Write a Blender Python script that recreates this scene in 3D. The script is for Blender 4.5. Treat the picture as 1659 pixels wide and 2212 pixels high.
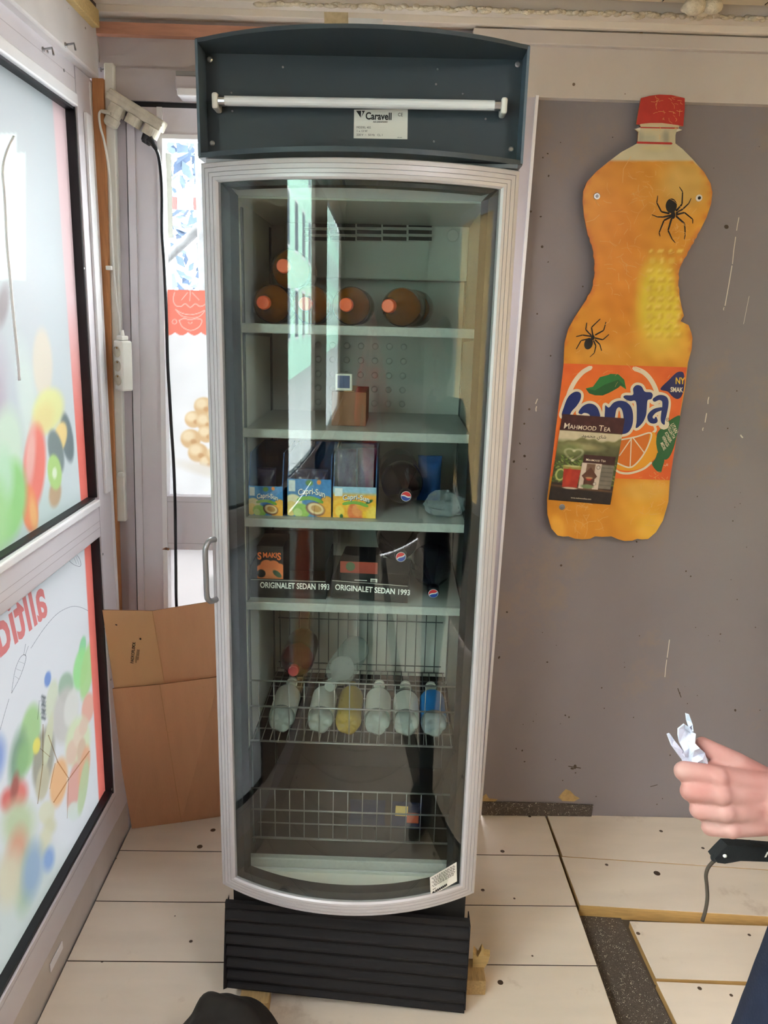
import bpy, bmesh, math, random
import numpy as np
from mathutils import Vector, Matrix, Quaternion
from mathutils.geometry import tessellate_polygon, delaunay_2d_cdt

random.seed(7)
rng = np.random.default_rng(7)
for o in list(bpy.data.objects):
    bpy.data.objects.remove(o)
S = bpy.context.scene
COL = S.collection

# ------------------------------------------------------------------ camera
FPX, CX, CY, CAMH = 1661.0, 829.5, 1106.0, 1.72
_p, _r, _y = math.radians(14.0), math.radians(1.5), math.radians(1.2)
FW = Vector((math.sin(_y)*math.cos(_p), math.cos(_y)*math.cos(_p), -math.sin(_p)))
R0 = Vector((math.cos(_y), -math.sin(_y), 0.0))
U0 = R0.cross(FW)
RT = R0*math.cos(_r) + U0*math.sin(_r)
UP = U0*math.cos(_r) - R0*math.sin(_r)
CAM = Vector((0, 0, CAMH))
cd = bpy.data.cameras.new('camera')
cam = bpy.data.objects.new('camera', cd)
COL.objects.link(cam)
cam.matrix_world = Matrix(((RT.x, UP.x, -FW.x, CAM.x), (RT.y, UP.y, -FW.y, CAM.y), (RT.z, UP.z, -FW.z, CAM.z), (0, 0, 0, 1)))
cd.sensor_fit = 'VERTICAL'
cd.sensor_height = 22.12
cd.sensor_width = 16.59
cd.lens = 16.61
cd.clip_start = 0.02
S.camera = cam

# ------------------------------------------------------------------ world, light, exposure
W = bpy.data.worlds.new('overcast_sky')
S.world = W
W.use_nodes = True
_bg = W.node_tree.nodes['Background']
_bg.inputs[0].default_value = (0.95, 0.955, 1.0, 1)
_bg.inputs[1].default_value = 13.0
FT = 0.082            # light transmission of the printed window films
S.view_settings.view_transform = 'Standard'
S.view_settings.look = 'None'
S.view_settings.gamma = 1.0
S.view_settings.use_curve_mapping = False
S.view_settings.exposure = 1.34
try:
    S.cycles.max_bounces = 8
    S.cycles.diffuse_bounces = 4
    S.cycles.adaptive_threshold = 0.02
    S.cycles.transparent_max_bounces = 16
    S.cycles.sample_clamp_indirect = 6.0
except Exception:
    pass

# ------------------------------------------------------------------ helpers: rays and planes
def ray(x, y):
    return FW + RT*((x-CX)/FPX) - UP*((y-CY)/FPX)
def onX(x, y, X):
    d = ray(x, y); return CAM + d*(X/d.x)
def onY(x, y, Y):
    d = ray(x, y); return CAM + d*(Y/d.y)
def onZ(x, y, Z):
    d = ray(x, y); return CAM + d*((Z-CAMH)/d.z)
def atD(x, y, z):
    return CAM + ray(x, y)*z
def proj(P):
    d = Vector(P)-CAM; z = d.dot(FW)
    return CX+FPX*d.dot(RT)/z, CY-FPX*d.dot(UP)/z
def proj_np(A):
    d = A-np.array(CAM); z = d@np.array(FW)
    return CX+FPX*(d@np.array(RT))/z, CY-FPX*(d@np.array(UP))/z

def lin(c):
    return tuple(((v/255.0)/12.92 if v/255.0 <= 0.04045 else ((v/255.0+0.055)/1.055)**2.4) for v in c)

# ------------------------------------------------------------------ materials
MATS = {}
def mat(name, col=(200, 200, 200), rough=0.6, metal=0.0, var=0.0, vscale=8.0, bump=0.0, bscale=60.0, spec=0.4,
        col2=None, specks=None, stretch=None, rnd=0.0, coat=0.0, sheen=0.0, stain=None):
    if name in MATS:
        return MATS[name]
    m = bpy.data.materials.new(name); m.use_nodes = True
    nt = m.node_tree; b = nt.nodes['Principled BSDF']
    b.inputs['Roughness'].default_value = rough
    b.inputs['Metallic'].default_value = metal
    b.inputs['Specular IOR Level'].default_value = spec
    b.inputs['Coat Weight'].default_value = coat
    c = lin(col)
    b.inputs['Base Color'].default_value = (*c, 1)
    tc = nt.nodes.new('ShaderNodeTexCoord'); src = tc.outputs['Object']
    if stretch:
        mp = nt.nodes.new('ShaderNodeMapping'); mp.inputs['Scale'].default_value = stretch
        nt.links.new(src, mp.inputs['Vector']); src = mp.outputs['Vector']
    cur = None
    def mixer(fac, a, bcol):
        mx = nt.nodes.new('ShaderNodeMix'); mx.data_type = 'RGBA'
        if fac is not None: nt.links.new(fac, mx.inputs[0])
        if a is None: mx.inputs[6].default_value = (*c, 1)
        else: nt.links.new(a, mx.inputs[6])
        mx.inputs[7].default_value = (*bcol, 1)
        return mx.outputs[2]
    if var or col2:
        n = nt.nodes.new('ShaderNodeTexNoise'); n.inputs['Scale'].default_value = vscale
        n.inputs['Detail'].default_value = 5; nt.links.new(src, n.inputs['Vector'])
        rp = nt.nodes.new('ShaderNodeMapRange'); rp.inputs[1].default_value = 0.35; rp.inputs[2].default_value = 0.7
        nt.links.new(n.outputs['Fac'], rp.inputs[0])
        c2 = lin(col2) if col2 else tuple(v*(1-var) for v in c)
        cur = mixer(rp.outputs[0], cur, c2)
    if stain:  # (scale, low, colour): broad blotches
        sc_, lo, sc_col = stain
        n2 = nt.nodes.new('ShaderNodeTexNoise'); n2.inputs['Scale'].default_value = sc_
        n2.inputs['Detail'].default_value = 8; n2.inputs['Roughness'].default_value = 0.7
        nt.links.new(tc.outputs['Object'], n2.inputs['Vector'])
        r2 = nt.nodes.new('ShaderNodeMapRange'); r2.inputs[1].default_value = lo; r2.inputs[2].default_value = lo+0.16
        nt.links.new(n2.outputs['Fac'], r2.inputs[0])
        cur = mixer(r2.outputs[0], cur, lin(sc_col))
    if specks:  # (scale, radius, colour)
        v = nt.nodes.new('ShaderNodeTexVoronoi'); v.inputs['Scale'].default_value = specks[0]
        nt.links.new(tc.outputs['Object'], v.inputs['Vector'])
        n3 = nt.nodes.new('ShaderNodeTexNoise'); n3.inputs['Scale'].default_value = specks[0]*0.35
        nt.links.new(tc.outputs['Object'], n3.inputs['Vector'])
        ad = nt.nodes.new('ShaderNodeMath'); ad.operation = 'MULTIPLY_ADD'
        nt.links.new(n3.outputs['Fac'], ad.inputs[0]); ad.inputs[1].default_value = -specks[1]*6; ad.inputs[2].default_value = specks[1]*4.0
        lt = nt.nodes.new('ShaderNodeMath'); lt.operation = 'LESS_THAN'
        nt.links.new(v.outputs['Distance'], lt.inputs[0]); nt.links.new(ad.outputs[0], lt.inputs[1])
        cur = mixer(lt.outputs[0], cur, lin(specks[2]))
    if rnd:
        oi = nt.nodes.new('ShaderNodeObjectInfo')
        hs = nt.nodes.new('ShaderNodeHueSaturation')
        mr = nt.nodes.new('ShaderNodeMapRange'); mr.inputs[3].default_value = 1-rnd; mr.inputs[4].default_value = 1+rnd
        nt.links.new(oi.outputs['Random'], mr.inputs[0]); nt.links.new(mr.outputs[0], hs.inputs['Value'])
        if cur: nt.links.new(cur, hs.inputs['Color'])
        else: hs.inputs['Color'].default_value = (*c, 1)
        cur = hs.outputs['Color']
    if cur: nt.links.new(cur, b.inputs['Base Color'])
    if bump:
        nb = nt.nodes.new('ShaderNodeTexNoise'); nb.inputs['Scale'].default_value = bscale; nb.inputs['Detail'].default_value = 4
        nt.links.new(src, nb.inputs['Vector'])
        bp = nt.nodes.new('ShaderNodeBump'); bp.inputs['Strength'].default_value = bump; bp.inputs['Distance'].default_value = 0.004
        nt.links.new(nb.outputs['Fac'], bp.inputs['Height']); nt.links.new(bp.outputs[0], b.inputs['Normal'])
    MATS[name] = m
    return m

def glass_mat(name, tint=(255, 255, 255), refl=1.0, rough=0.0):
    if name in MATS: return MATS[name]
    m = bpy.data.materials.new(name); m.use_nodes = True; nt = m.node_tree
    nt.nodes.remove(nt.nodes['Principled BSDF']); out = nt.nodes['Material Output']
    tr = nt.nodes.new('ShaderNodeBsdfTransparent'); tr.inputs[0].default_value = (*lin(tint), 1)
    gl = nt.nodes.new('ShaderNodeBsdfGlossy'); gl.inputs['Roughness'].default_value = rough
    fr = nt.nodes.new('ShaderNodeFresnel'); fr.inputs[0].default_value = 1.5
    mu = nt.nodes.new('ShaderNodeMath'); mu.operation = 'MULTIPLY'; mu.inputs[1].default_value = refl; mu.use_clamp = True
    mx = nt.nodes.new('ShaderNodeMixShader')
    geo = nt.nodes.new('ShaderNodeNewGeometry')
    # the same reflectance from both sides of the sheet
    ior = nt.nodes.new('ShaderNodeMapRange'); ior.inputs[3].default_value = 1.5; ior.inputs[4].default_value = 1/1.5
    nt.links.new(geo.outputs['Backfacing'], ior.inputs[0]); nt.links.new(ior.outputs[0], fr.inputs[0])
    nt.links.new(fr.outputs[0], mu.inputs[0]); nt.links.new(mu.outputs[0], mx.inputs[0])
    nt.links.new(tr.outputs[0], mx.inputs[1]); nt.links.new(gl.outputs[0], mx.inputs[2])
    nt.links.new(mx.outputs[0], out.inputs[0])
    MATS[name] = m
    return m

def plastic_clear(name, tint, fac=0.75, rough=0.08):
    """clear moulded plastic: mostly see-through with glossy surface and a bit of body"""
    if name in MATS: return MATS[name]
    m = bpy.data.materials.new(name); m.use_nodes = True; nt = m.node_tree
    b = nt.nodes['Principled BSDF']; out = nt.nodes['Material Output']
    b.inputs['Base Color'].default_value = (*lin(tint), 1); b.inputs['Roughness'].default_value = rough
    tr = nt.nodes.new('ShaderNodeBsdfTransparent'); tr.inputs[0].default_value = (*lin(tint), 1)
    mx = nt.nodes.new('ShaderNodeMixShader'); mx.inputs[0].default_value = fac
    nt.links.new(b.outputs[0], mx.inputs[1]); nt.links.new(tr.outputs[0], mx.inputs[2])
    nt.links.new(mx.outputs[0], out.inputs[0])
    MATS[name] = m
    return m

def print_mat(name, film=False, rough=0.5, gain=1.0):
    """printed sheet: colours come from the mesh colour attribute"""
    if name in MATS: return MATS[name]
    m = bpy.data.materials.new(name); m.use_nodes = True; nt = m.node_tree
    b = nt.nodes['Principled BSDF']; out = nt.nodes['Material Output']
    at = nt.nodes.new('ShaderNodeAttribute'); at.attribute_name = 'Col'
    nt.links.new(at.outputs['Color'], b.inputs['Base Color'])
    b.inputs['Roughness'].default_value = rough
    if film:
        tl = nt.nodes.new('ShaderNodeBsdfTranslucent')
        mm = nt.nodes.new('ShaderNodeMix'); mm.data_type = 'RGBA'; mm.blend_type = 'MULTIPLY'; mm.inputs[0].default_value = 1.0
        mm.inputs[7].default_value = (FT, FT, FT, 1)
        nt.links.new(at.outputs['Color'], mm.inputs[6])
        nt.links.new(mm.outputs[2], tl.inputs[0])
        mx = nt.nodes.new('ShaderNodeMixShader'); mx.inputs[0].default_value = gain
        nt.links.new(b.outputs[0], mx.inputs[1]); nt.links.new(tl.outputs[0], mx.inputs[2])
        nt.links.new(mx.outputs[0], out.inputs[0])
    MATS[name] = m
    return m

def film_mat(name, col, fac=0.75, ft=None):
    if name in MATS: return MATS[name]
    m = bpy.data.materials.new(name); m.use_nodes = True; nt = m.node_tree
    b = nt.nodes['Principled BSDF']; out = nt.nodes['Material Output']
    b.inputs['Base Color'].default_value = (*lin(col), 1); b.inputs['Roughness'].default_value = 0.4
    tl = nt.nodes.new('ShaderNodeBsdfTranslucent'); tl.inputs[0].default_value = (*[v*(FT if ft is None else ft) for v in lin(col)], 1)
    mx = nt.nodes.new('ShaderNodeMixShader'); mx.inputs[0].default_value = fac
    nt.links.new(b.outputs[0], mx.inputs[1]); nt.links.new(tl.outputs[0], mx.inputs[2])
    nt.links.new(mx.outputs[0], out.inputs[0])
    MATS[name] = m
    return m

def tint_mat(name, col):
    """transparent ink on a film: colours the light that comes through"""
    if name in MATS: return MATS[name]
    m = bpy.data.materials.new(name); m.use_nodes = True; nt = m.node_tree
    nt.nodes.remove(nt.nodes['Principled BSDF'])
    tr = nt.nodes.new('ShaderNodeBsdfTransparent'); tr.inputs[0].default_value = (*lin(col), 1)
    nt.links.new(tr.outputs[0], nt.nodes['Material Output'].inputs[0]); MATS[name] = m
    return m

# ------------------------------------------------------------------ helpers: objects
def wmat(o):
    m = Matrix.Identity(4)
    while o is not None:
        m = o.matrix_basis @ m; o = o.parent
    return m
def thing(name, label, cat, loc=(0, 0, 0), rot=None, group=None):
    o = bpy.data.objects.new(name, None); COL.objects.link(o)
    o.empty_display_size = 0.05
    o.location = loc
    if rot is not None:
        if isinstance(rot, Quaternion):
            o.rotation_mode = 'QUATERNION'; o.rotation_quaternion = rot
        else: o.rotation_euler = rot
    tag(o, label, cat, group)
    return o
def tag(o, label=None, cat=None, group=None, kind=None):
    if label: o['label'] = label
    if cat: o['category'] = cat
    if group: o['group'] = group
    if kind: o['kind'] = kind
    return o
def mesh(name, verts, faces, m, parent=None, smooth=False, local=False, loc=None, label=None):
    """verts are world coordinates unless local=True"""
    me = bpy.data.meshes.new(name)
    vs = [Vector(v) for v in verts]
    if parent is not None and not local:
        inv = wmat(parent).inverted(); vs = [inv @ v for v in vs]
    elif parent is None and loc is not None:
        L = Vector(loc); vs = [v-L for v in vs]
    me.from_pydata([tuple(v) for v in vs], [], faces)
    if smooth:
        me.polygons.foreach_set('use_smooth', [True]*len(me.polygons))
    if m is not None:
        me.materials.append(MATS[m] if isinstance(m, str) else m)
    me.update()
    o = bpy.data.objects.new(name, me); COL.objects.link(o)
    if parent is not None: o.parent = parent
    elif loc is not None: o.location = loc
    if label: o['label'] = label
    return o
def struct(o):
    o['kind'] = 'structure'; return o

def box_geo(x0, x1, y0, y1, z0, z1, bev=0.0):
    if bev <= 0:
        v = [(x0, y0, z0), (x1, y0, z0), (x1, y1, z0), (x0, y1, z0), (x0, y0, z1), (x1, y0, z1), (x1, y1, z1), (x0, y1, z1)]
        f = [(0, 3, 2, 1), (4, 5, 6, 7), (0, 1, 5, 4), (1, 2, 6, 5), (2, 3, 7, 6), (3, 0, 4, 7)]
        return v, f
    bm = bmesh.new()
    bmesh.ops.create_cube(bm, size=1.0)
    for q in bm.verts:
        q.co = Vector(((x0+x1)/2+q.co.x*(x1-x0), (y0+y1)/2+q.co.y*(y1-y0), (z0+z1)/2+q.co.z*(z1-z0)))
    bmesh.ops.bevel(bm, geom=list(bm.edges), offset=bev, segments=2, profile=0.5, affect='EDGES', clamp_overlap=True)
    bm.verts.index_update()
    v = [tuple(q.co) for q in bm.verts]; f = [tuple(q.index for q in fc.verts) for fc in bm.faces]
    bm.free()
    return v, f
def box(name, x0, x1, y0, y1, z0, z1, m, parent=None, bev=0.0, local=False, loc=None, label=None):
    v, f = box_geo(x0, x1, y0, y1, z0, z1, bev)
    if parent is None and loc is None: loc = ((x0+x1)/2, (y0+y1)/2, z0)
    return mesh(name, v, f, m, parent, local=local, loc=loc, label=label)
def join_geo(*gs):
    V, Fc = [], []
    for v, f in gs:
        n = len(V); V += list(v); Fc += [tuple(i+n for i in q) for q in f]
    return V, Fc
def tube_geo(pts, r, seg=8, caps=True):
    pts = [Vector(p) for p in pts]; n = len(pts)
    rs = r if isinstance(r, (list, tuple)) else [r]*n
    V, Fc = [], []
    prev = None
    for i, p in enumerate(pts):
        t = (pts[min(i+1, n-1)]-pts[max(i-1, 0)]).normalized()
        if prev is None:
            a = Vector((0, 0, 1)) if abs(t.z) < 0.9 else Vector((1, 0, 0))
            u = t.cross(a).normalized()
        else:
            u = (prev - t*prev.dot(t)).normalized()
        prev = u; w = t.cross(u)
        for k in range(seg):
            a = 2*math.pi*k/seg
            V.append(p+(u*math.cos(a)+w*math.sin(a))*rs[i])
    for i in range(n-1):
        for k in range(seg):
            a, b = i*seg+k, i*seg+(k+1) % seg
            Fc.append((a, b, b+seg, a+seg))
    if caps:
        Fc.append(tuple(range(seg-1, -1, -1))); Fc.append(tuple(range((n-1)*seg, n*seg)))
    return V, Fc
def crom(pts, k=6, closed=False):
    """Catmull-Rom through points of any dimension"""
    P = [np.array(p, float) for p in pts]; n = len(P); out = []
    rngi = range(n) if closed else range(n-1)
    for i in rngi:
        p0 = P[(i-1) % n] if closed else P[max(i-1, 0)]
        p1 = P[i]; p2 = P[(i+1) % n]
        p3 = P[(i+2) % n] if closed else P[min(i+2, n-1)]
        for j in range(k):
            t = j/k
            out.append(tuple(0.5*((2*p1)+(-p0+p2)*t+(2*p0-5*p1+4*p2-p3)*t*t+(-p0+3*p1-3*p2+p3)*t**3)))
    if not closed: out.append(tuple(P[-1]))
    return out
def tube(name, pts, r, m, parent=None, seg=8, loc=None, smooth=True, local=False):
    v, f = tube_geo(pts, r, seg)
    if parent is None and loc is None: loc = pts[-1]
    return mesh(name, v, f, m, parent, smooth=smooth, loc=loc, local=local)
def lathe_geo(prof, seg=24, cap=True):
    """prof: (r, z) list; axis +z"""
    V, Fc = [], []
    for r, z in prof:
        for k in range(seg):
            a = 2*math.pi*k/seg
            V.append((r*math.cos(a), r*math.sin(a), z))
    n = len(prof)
    for i in range(n-1):
        for k in range(seg):
            a, b = i*seg+k, i*seg+(k+1) % seg
            Fc.append((a, b, b+seg, a+seg))
    if cap:
        Fc.append(tuple(range(seg-1, -1, -1))); Fc.append(tuple(range((n-1)*seg, n*seg)))
    return V, Fc
def xform(g, M4):
    v, f = g
    return [M4 @ Vector(q) for q in v], f
def disc_at(p, n, r, h, seg=14):
    """short cylinder from p along n"""
    n = Vector(n).normalized()
    q = n.to_track_quat('Z', 'Y').to_matrix().to_4x4()
    return xform(lathe_geo([(r, 0), (r, h*0.7), (r*0.8, h)], seg), Matrix.Translation(p) @ q)

# ------------------------------------------------------------------ helpers: flat print (2-D shapes on a sheet)
class Sheet:
    """maps 2-D drawing coordinates to a plane in the scene; n points to the side that is read"""
    def __init__(s, to3, n, z=(1.0, 0, 0)):
        s.to3 = to3; s.n = Vector(n).normalized(); s.z = z
    def pt(s, x, y, off):
        k, ox, oy = s.z
        return Vector(s.to3(ox+x/k, oy+y/k)) + s.n*off
    def sub(s, k, ox, oy):
        return Sheet(s.to3, s.n, (k, ox, oy))
def add2(sh, tris, off):
    V, Fc = [], []
    for si, (pts, fs) in enumerate(tris):
        n = len(V)
        V += [sh.pt(q[0], q[1], off+5e-6*((7*si+(q[2] if len(q) > 2 else 0)) % 50)) for q in pts]
        Fc += [tuple(i+n for i in f) for f in fs]
    return V, Fc
def poly2(pts):
    t = tessellate_polygon([[Vector((p[0], p[1], 0)) for p in pts]])
    return [tuple(p[:2]) for p in pts], [tuple(q) for q in t]
def ell2(cx, cy, rx, ry, rot=0.0, seg=28):
    c, s_ = math.cos(rot), math.sin(rot)
    p = []
    for k in range(seg):
        a = 2*math.pi*k/seg; x, y = rx*math.cos(a), ry*math.sin(a)
        p.append((cx+x*c-y*s_, cy+x*s_+y*c))
    return p, [tuple(range(seg))]
def stroke2(pts, w, cap=8):
    """polyline with width (constant or per point), round joints"""
    n = len(pts); ws = w if isinstance(w, (list, tuple)) else [w]*n
    out_p, out_f = [], []
    for i in range(n-1):
        (x0, y0), (x1, y1) = pts[i][:2], pts[i+1][:2]
        d = math.hypot(x1-x0, y1-y0) or 1e-6
        nx, ny = -(y1-y0)/d, (x1-x0)/d
        k = len(out_p)
        a, b = ws[i]/2, ws[i+1]/2
        out_p += [(x0+nx*a, y0+ny*a, 2*i), (x0-nx*a, y0-ny*a, 2*i), (x1-nx*b, y1-ny*b, 2*i), (x1+nx*b, y1+ny*b, 2*i)]
        out_f.append((k, k+1, k+2, k+3))
    if cap:
        for ci, ((x, y), wv) in enumerate(zip([p[:2] for p in pts], ws)):
            k = len(out_p); p, f = ell2(x, y, wv/2, wv/2, 0, cap)
            out_p += [(q[0], q[1], 2*ci+1) for q in p]; out_f += [tuple(i+k for i in q) for q in f]
    return out_p, out_f
def decal(name, sh, shapes, m, off, parent, label=None):
    v, f = add2(sh, shapes, off)
    return mesh(name, v, f, m, parent, label=label)
_txt_cache = {}
def text2(s, size=1.0, x=0, y=0, ang=0.0, sx=1.0, bold=0.0, align='LEFT', flip=False, shear=0.0):
    """text as triangles in 2-D (y down), size = cap-height-ish em size; (x, y) is the baseline start"""
    key = (s, round(bold, 4), align, round(shear, 3))
    if key not in _txt_cache:
        cu = bpy.data.curves.new('t', 'FONT'); cu.body = s; cu.offset = bold; cu.align_x = align; cu.shear = shear
        cu.resolution_u = 3
        ob = bpy.data.objects.new('t', cu); COL.objects.link(ob)
        bpy.context.view_layer.update()
        dg = bpy.context.evaluated_depsgraph_get()
        me = bpy.data.meshes.new_from_object(ob.evaluated_get(dg))
        pts = [(v.co.x, v.co.y) for v in me.vertices]
        fs = [tuple(p.vertices) for p in me.polygons]
        bpy.data.objects.remove(ob); bpy.data.curves.remove(cu); bpy.data.meshes.remove(me)
        _txt_cache[key] = (pts, fs)
    pts, fs = _txt_cache[key]
    c, s_ = math.cos(ang), math.sin(ang)
    out = []
    for px, py in pts:
        a, b = px*size*sx, -py*size
        out.append((x+a*c-b*s_, y+a*s_+b*c))
    return out, fs
def colour_attr(o, cols):
    """cols: Nx3 sRGB 0..255 per vertex"""
    c = np.clip(np.asarray(cols, float)/255.0, 0, 1)
    l = np.where(c <= 0.04045, c/12.92, ((c+0.055)/1.055)**2.4)
    a = o.data.color_attributes.new('Col', 'FLOAT_COLOR', 'POINT')
    a.data.foreach_set('color', np.c_[l, np.ones(len(l))].astype(np.float32).ravel())
class Paint:
    def __init__(s, x, y, base):
        s.x, s.y = np.asarray(x, float), np.asarray(y, float)
        s.c = np.tile(np.array(base, float), (len(s.x), 1))
    def over(s, a, col):
        a = np.clip(a, 0, 1)[:, None]; s.c = s.c*(1-a)+np.array(col, float)*a
    def ell(s, cx, cy, rx, ry, col, rot=0.0, edge=0.25, op=1.0):
        r = math.radians(rot); c, sn = math.cos(r), math.sin(r)
        dx, dy = s.x-cx, s.y-cy
        d = np.sqrt(((dx*c+dy*sn)/rx)**2+((-dx*sn+dy*c)/ry)**2)
        s.over(op*np.clip((1+edge/2-d)/edge, 0, 1), col)
    def rect(s, x0, y0, x1, y1, col, soft=2.0, op=1.0):
        a = np.minimum(np.minimum(s.x-x0, x1-s.x), np.minimum(s.y-y0, y1-s.y))
        s.over(op*np.clip(a/soft+0.5, 0, 1), col)
    def line(s, pts, w, col, op=1.0):
        best = np.full(len(s.x), 1e9)
        for (x0, y0), (x1, y1) in zip(pts[:-1], pts[1:]):
            dx, dy = x1-x0, y1-y0; L2 = dx*dx+dy*dy+1e-9
            t = np.clip(((s.x-x0)*dx+(s.y-y0)*dy)/L2, 0, 1)
            best = np.minimum(best, np.hypot(s.x-x0-t*dx, s.y-y0-t*dy))
        s.over(op*np.clip((w/2-best)/1.0+0.5, 0, 1), col)
    def grad(s, fn, col):
        s.over(fn(s.x, s.y), col)
    def noise(s, amp, scale=1.0, seed=0):
        r = np.random.default_rng(seed); n = np.zeros(len(s.x))
        for k in range(14):
            a = r.uniform(0, 6.28); f = scale*r.uniform(0.4, 2.2); ph = r.uniform(0, 6.28)
            n += np.sin((s.x*math.cos(a)+s.y*math.sin(a))*f+ph)
        s.c = s.c + (n/3.7*amp)[:, None]
def grid_geo(fn, nu, nv):
    V = [fn(i/nu, j/nv) for j in range(nv+1) for i in range(nu+1)]
    Fc = [(j*(nu+1)+i, j*(nu+1)+i+1, (j+1)*(nu+1)+i+1, (j+1)*(nu+1)+i) for j in range(nv) for i in range(nu)]
    return V, Fc
def eval_mods(o):
    bpy.context.view_layer.update()
    dg = bpy.context.evaluated_depsgraph_get()
    return bpy.data.meshes.new_from_object(o.evaluated_get(dg))
def blob_mesh(segs, voxel, smooth_it=4, smooth_f=0.5, subs=(), seg=12):
    """union of tapered capsules (p0, r0, p1, r1) -> one continuous surface; returns verts, faces"""
    V, Fc = [], []
    for p0, r0, p1, r1 in segs:
        p0, p1 = Vector(p0), Vector(p1)
        d = p1-p0; L = d.length or 1e-5; t = d/L
        prof = []
        for k in range(5):
            a = -math.pi/2 + (math.pi/2)*k/4
            prof.append((max(r0*math.cos(a), 1e-4), r0*math.sin(a)))
        for k in range(5):
            a = (math.pi/2)*k/4
            prof.append((max(r1*math.cos(a), 1e-4), L+r1*math.sin(a)))
        g = xform(lathe_geo(prof, seg), Matrix.Translation(p0) @ t.to_track_quat('Z', 'Y').to_matrix().to_4x4())
        n = len(V); V += g[0]; Fc += [tuple(i+n for i in f) for f in g[1]]
    for g in subs:
        n = len(V); V += list(g[0]); Fc += [tuple(i+n for i in f) for f in g[1]]
    me = bpy.data.meshes.new('tmp'); me.from_pydata([tuple(v) for v in V], [], Fc)
    o = bpy.data.objects.new('tmp', me); COL.objects.link(o)
    md = o.modifiers.new('r', 'REMESH'); md.mode = 'VOXEL'; md.voxel_size = voxel
    ms = o.modifiers.new('s', 'SMOOTH'); ms.iterations = smooth_it; ms.factor = smooth_f
    e = eval_mods(o)
    vs = [tuple(v.co) for v in e.vertices]; fs = [tuple(p.vertices) for p in e.polygons]
    bpy.data.objects.remove(o); bpy.data.meshes.remove(me); bpy.data.meshes.remove(e)
    return vs, fs
def ellipsoid_geo(c, r, q=None, nu=16, nv=10):
    V, Fc = [], []
    prof = [(math.sin(math.pi*k/nv), -math.cos(math.pi*k/nv)) for k in range(nv+1)]
    prof = [(max(a, 1e-4), b) for a, b in prof]
    g = lathe_geo(prof, nu)
    M4 = Matrix.Translation(c) @ ((q.to_matrix().to_4x4()) if q else Matrix.Identity(4)) @ Matrix.Diagonal((*r, 1))
    return xform(g, M4)

# ------------------------------------------------------------------ material library
mat('wall_paint', (138, 130, 133), 0.7, var=0.16, vscale=1.3, specks=(26, 0.045, (82, 66, 52)), stain=(1.5, 0.54, (150, 132, 116)), bump=0.08, bscale=160)
mat('beam_paint', (198, 188, 181), 0.65, var=0.06, vscale=5, specks=(14, 0.04, (110, 92, 74)))
mat('left_board', (206, 200, 200), 0.6, var=0.10, vscale=9, specks=(16, 0.04, (96, 82, 70)))
mat('header_board', (186, 177, 178), 0.65, var=0.12, vscale=5, specks=(9, 0.03, (90, 76, 70)))
mat('pink_wood', (196, 142, 118), 0.6, var=0.18, vscale=14, stretch=(1, 8, 8))
mat('batten_wood', (192, 132, 84), 0.6, var=0.22, vscale=22, stretch=(8, 8, 0.6), specks=(22, 0.03, (110, 60, 30)))
mat('raw_wood', (206, 178, 122), 0.7, var=0.2, vscale=30, stretch=(0.6, 6, 6), bump=0.3, bscale=60)
mat('pine_block', (186, 156, 108), 0.7, var=0.3, vscale=40, stretch=(6, 1, 6), bump=0.3)
mat('dark_wood', (92, 76, 66), 0.8, var=0.3, vscale=10)
mat('plank_gap', (62, 48, 38), 0.9)
mat('plank_paint', (220, 207, 192), 0.5, var=0.09, vscale=3.0, stretch=(1, 4.5, 1), specks=(11, 0.072, (74, 58, 44)), stain=(4.0, 0.60, (178, 158, 140)), rnd=0.04, bump=0.05, bscale=90)
mat('plank_edge', (196, 156, 96), 0.7, var=0.25, vscale=20, stretch=(1, 1, 12))
mat('felt', (92, 82, 74), 0.8, var=0.4, vscale=240, specks=(260, 0.16, (206, 196, 176)), bump=0.6, bscale=300)
mat('subfloor', (96, 84, 70), 0.9, var=0.3, vscale=8)
mat('alu_frame', (218, 212, 218), 0.38, 0.15, var=0.05, vscale=6, specks=(7, 0.018, (90, 84, 84)))
mat('alu_dark', (188, 180, 186), 0.45, 0.15, var=0.06, vscale=6)
mat('alu_white', (234, 232, 235), 0.4, 0.05, var=0.04, vscale=6)
mat('rubber', (22, 22, 26), 0.5)
mat('baseboard_paint', (204, 194, 186), 0.55, var=0.12, vscale=7, stain=(6, 0.66, (70, 56, 44)))
mat('ceiling_paint', (222, 211, 198), 0.7, var=0.08, vscale=5)
mat('ceiling_tile', (206, 190, 160), 0.7, var=0.10, vscale=6, rnd=0.06)
mat('foam', (212, 198, 172), 0.9, var=0.25, vscale=50, bump=1.0, bscale=160)
mat('foam_yellow', (190, 150, 84), 0.9, var=0.3, vscale=60, bump=1.0, bscale=200)
mat('front_wall', (128, 112, 104), 0.8, var=0.15, vscale=3)
mat('right_wall_paint', (170, 156, 146), 0.75, var=0.1, vscale=3)
glass_mat('pane_glass', (250, 255, 252), 1.0)
glass_mat('door_glass', (246, 251, 248), 1.35)
print_mat('film_print', film=True, gain=0.8)
print_mat('paper_print', rough=0.45)
print_mat('sign_print', rough=0.35)
film_mat('film_white', (238, 236, 238))
film_mat('film_red', (246, 116, 104))
film_mat('film_grey', (196, 196, 202))
film_mat('film_yellow', (255, 232, 196), 0.95, 0.40)
mat('white_line', (246, 240, 236), 0.5)
mat('white_plastic', (226, 224, 216), 0.4, var=0.06, vscale=20)
mat('dirty_plastic', (206, 198, 180), 0.5, var=0.28, vscale=40)
mat('socket_dark', (120, 114, 106), 0.5)
mat('brass', (170, 130, 70), 0.35, 0.9)
mat('black_plastic', (16, 17, 22), 0.4)
mat('steel', (196, 198, 200), 0.28, 0.95)
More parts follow.
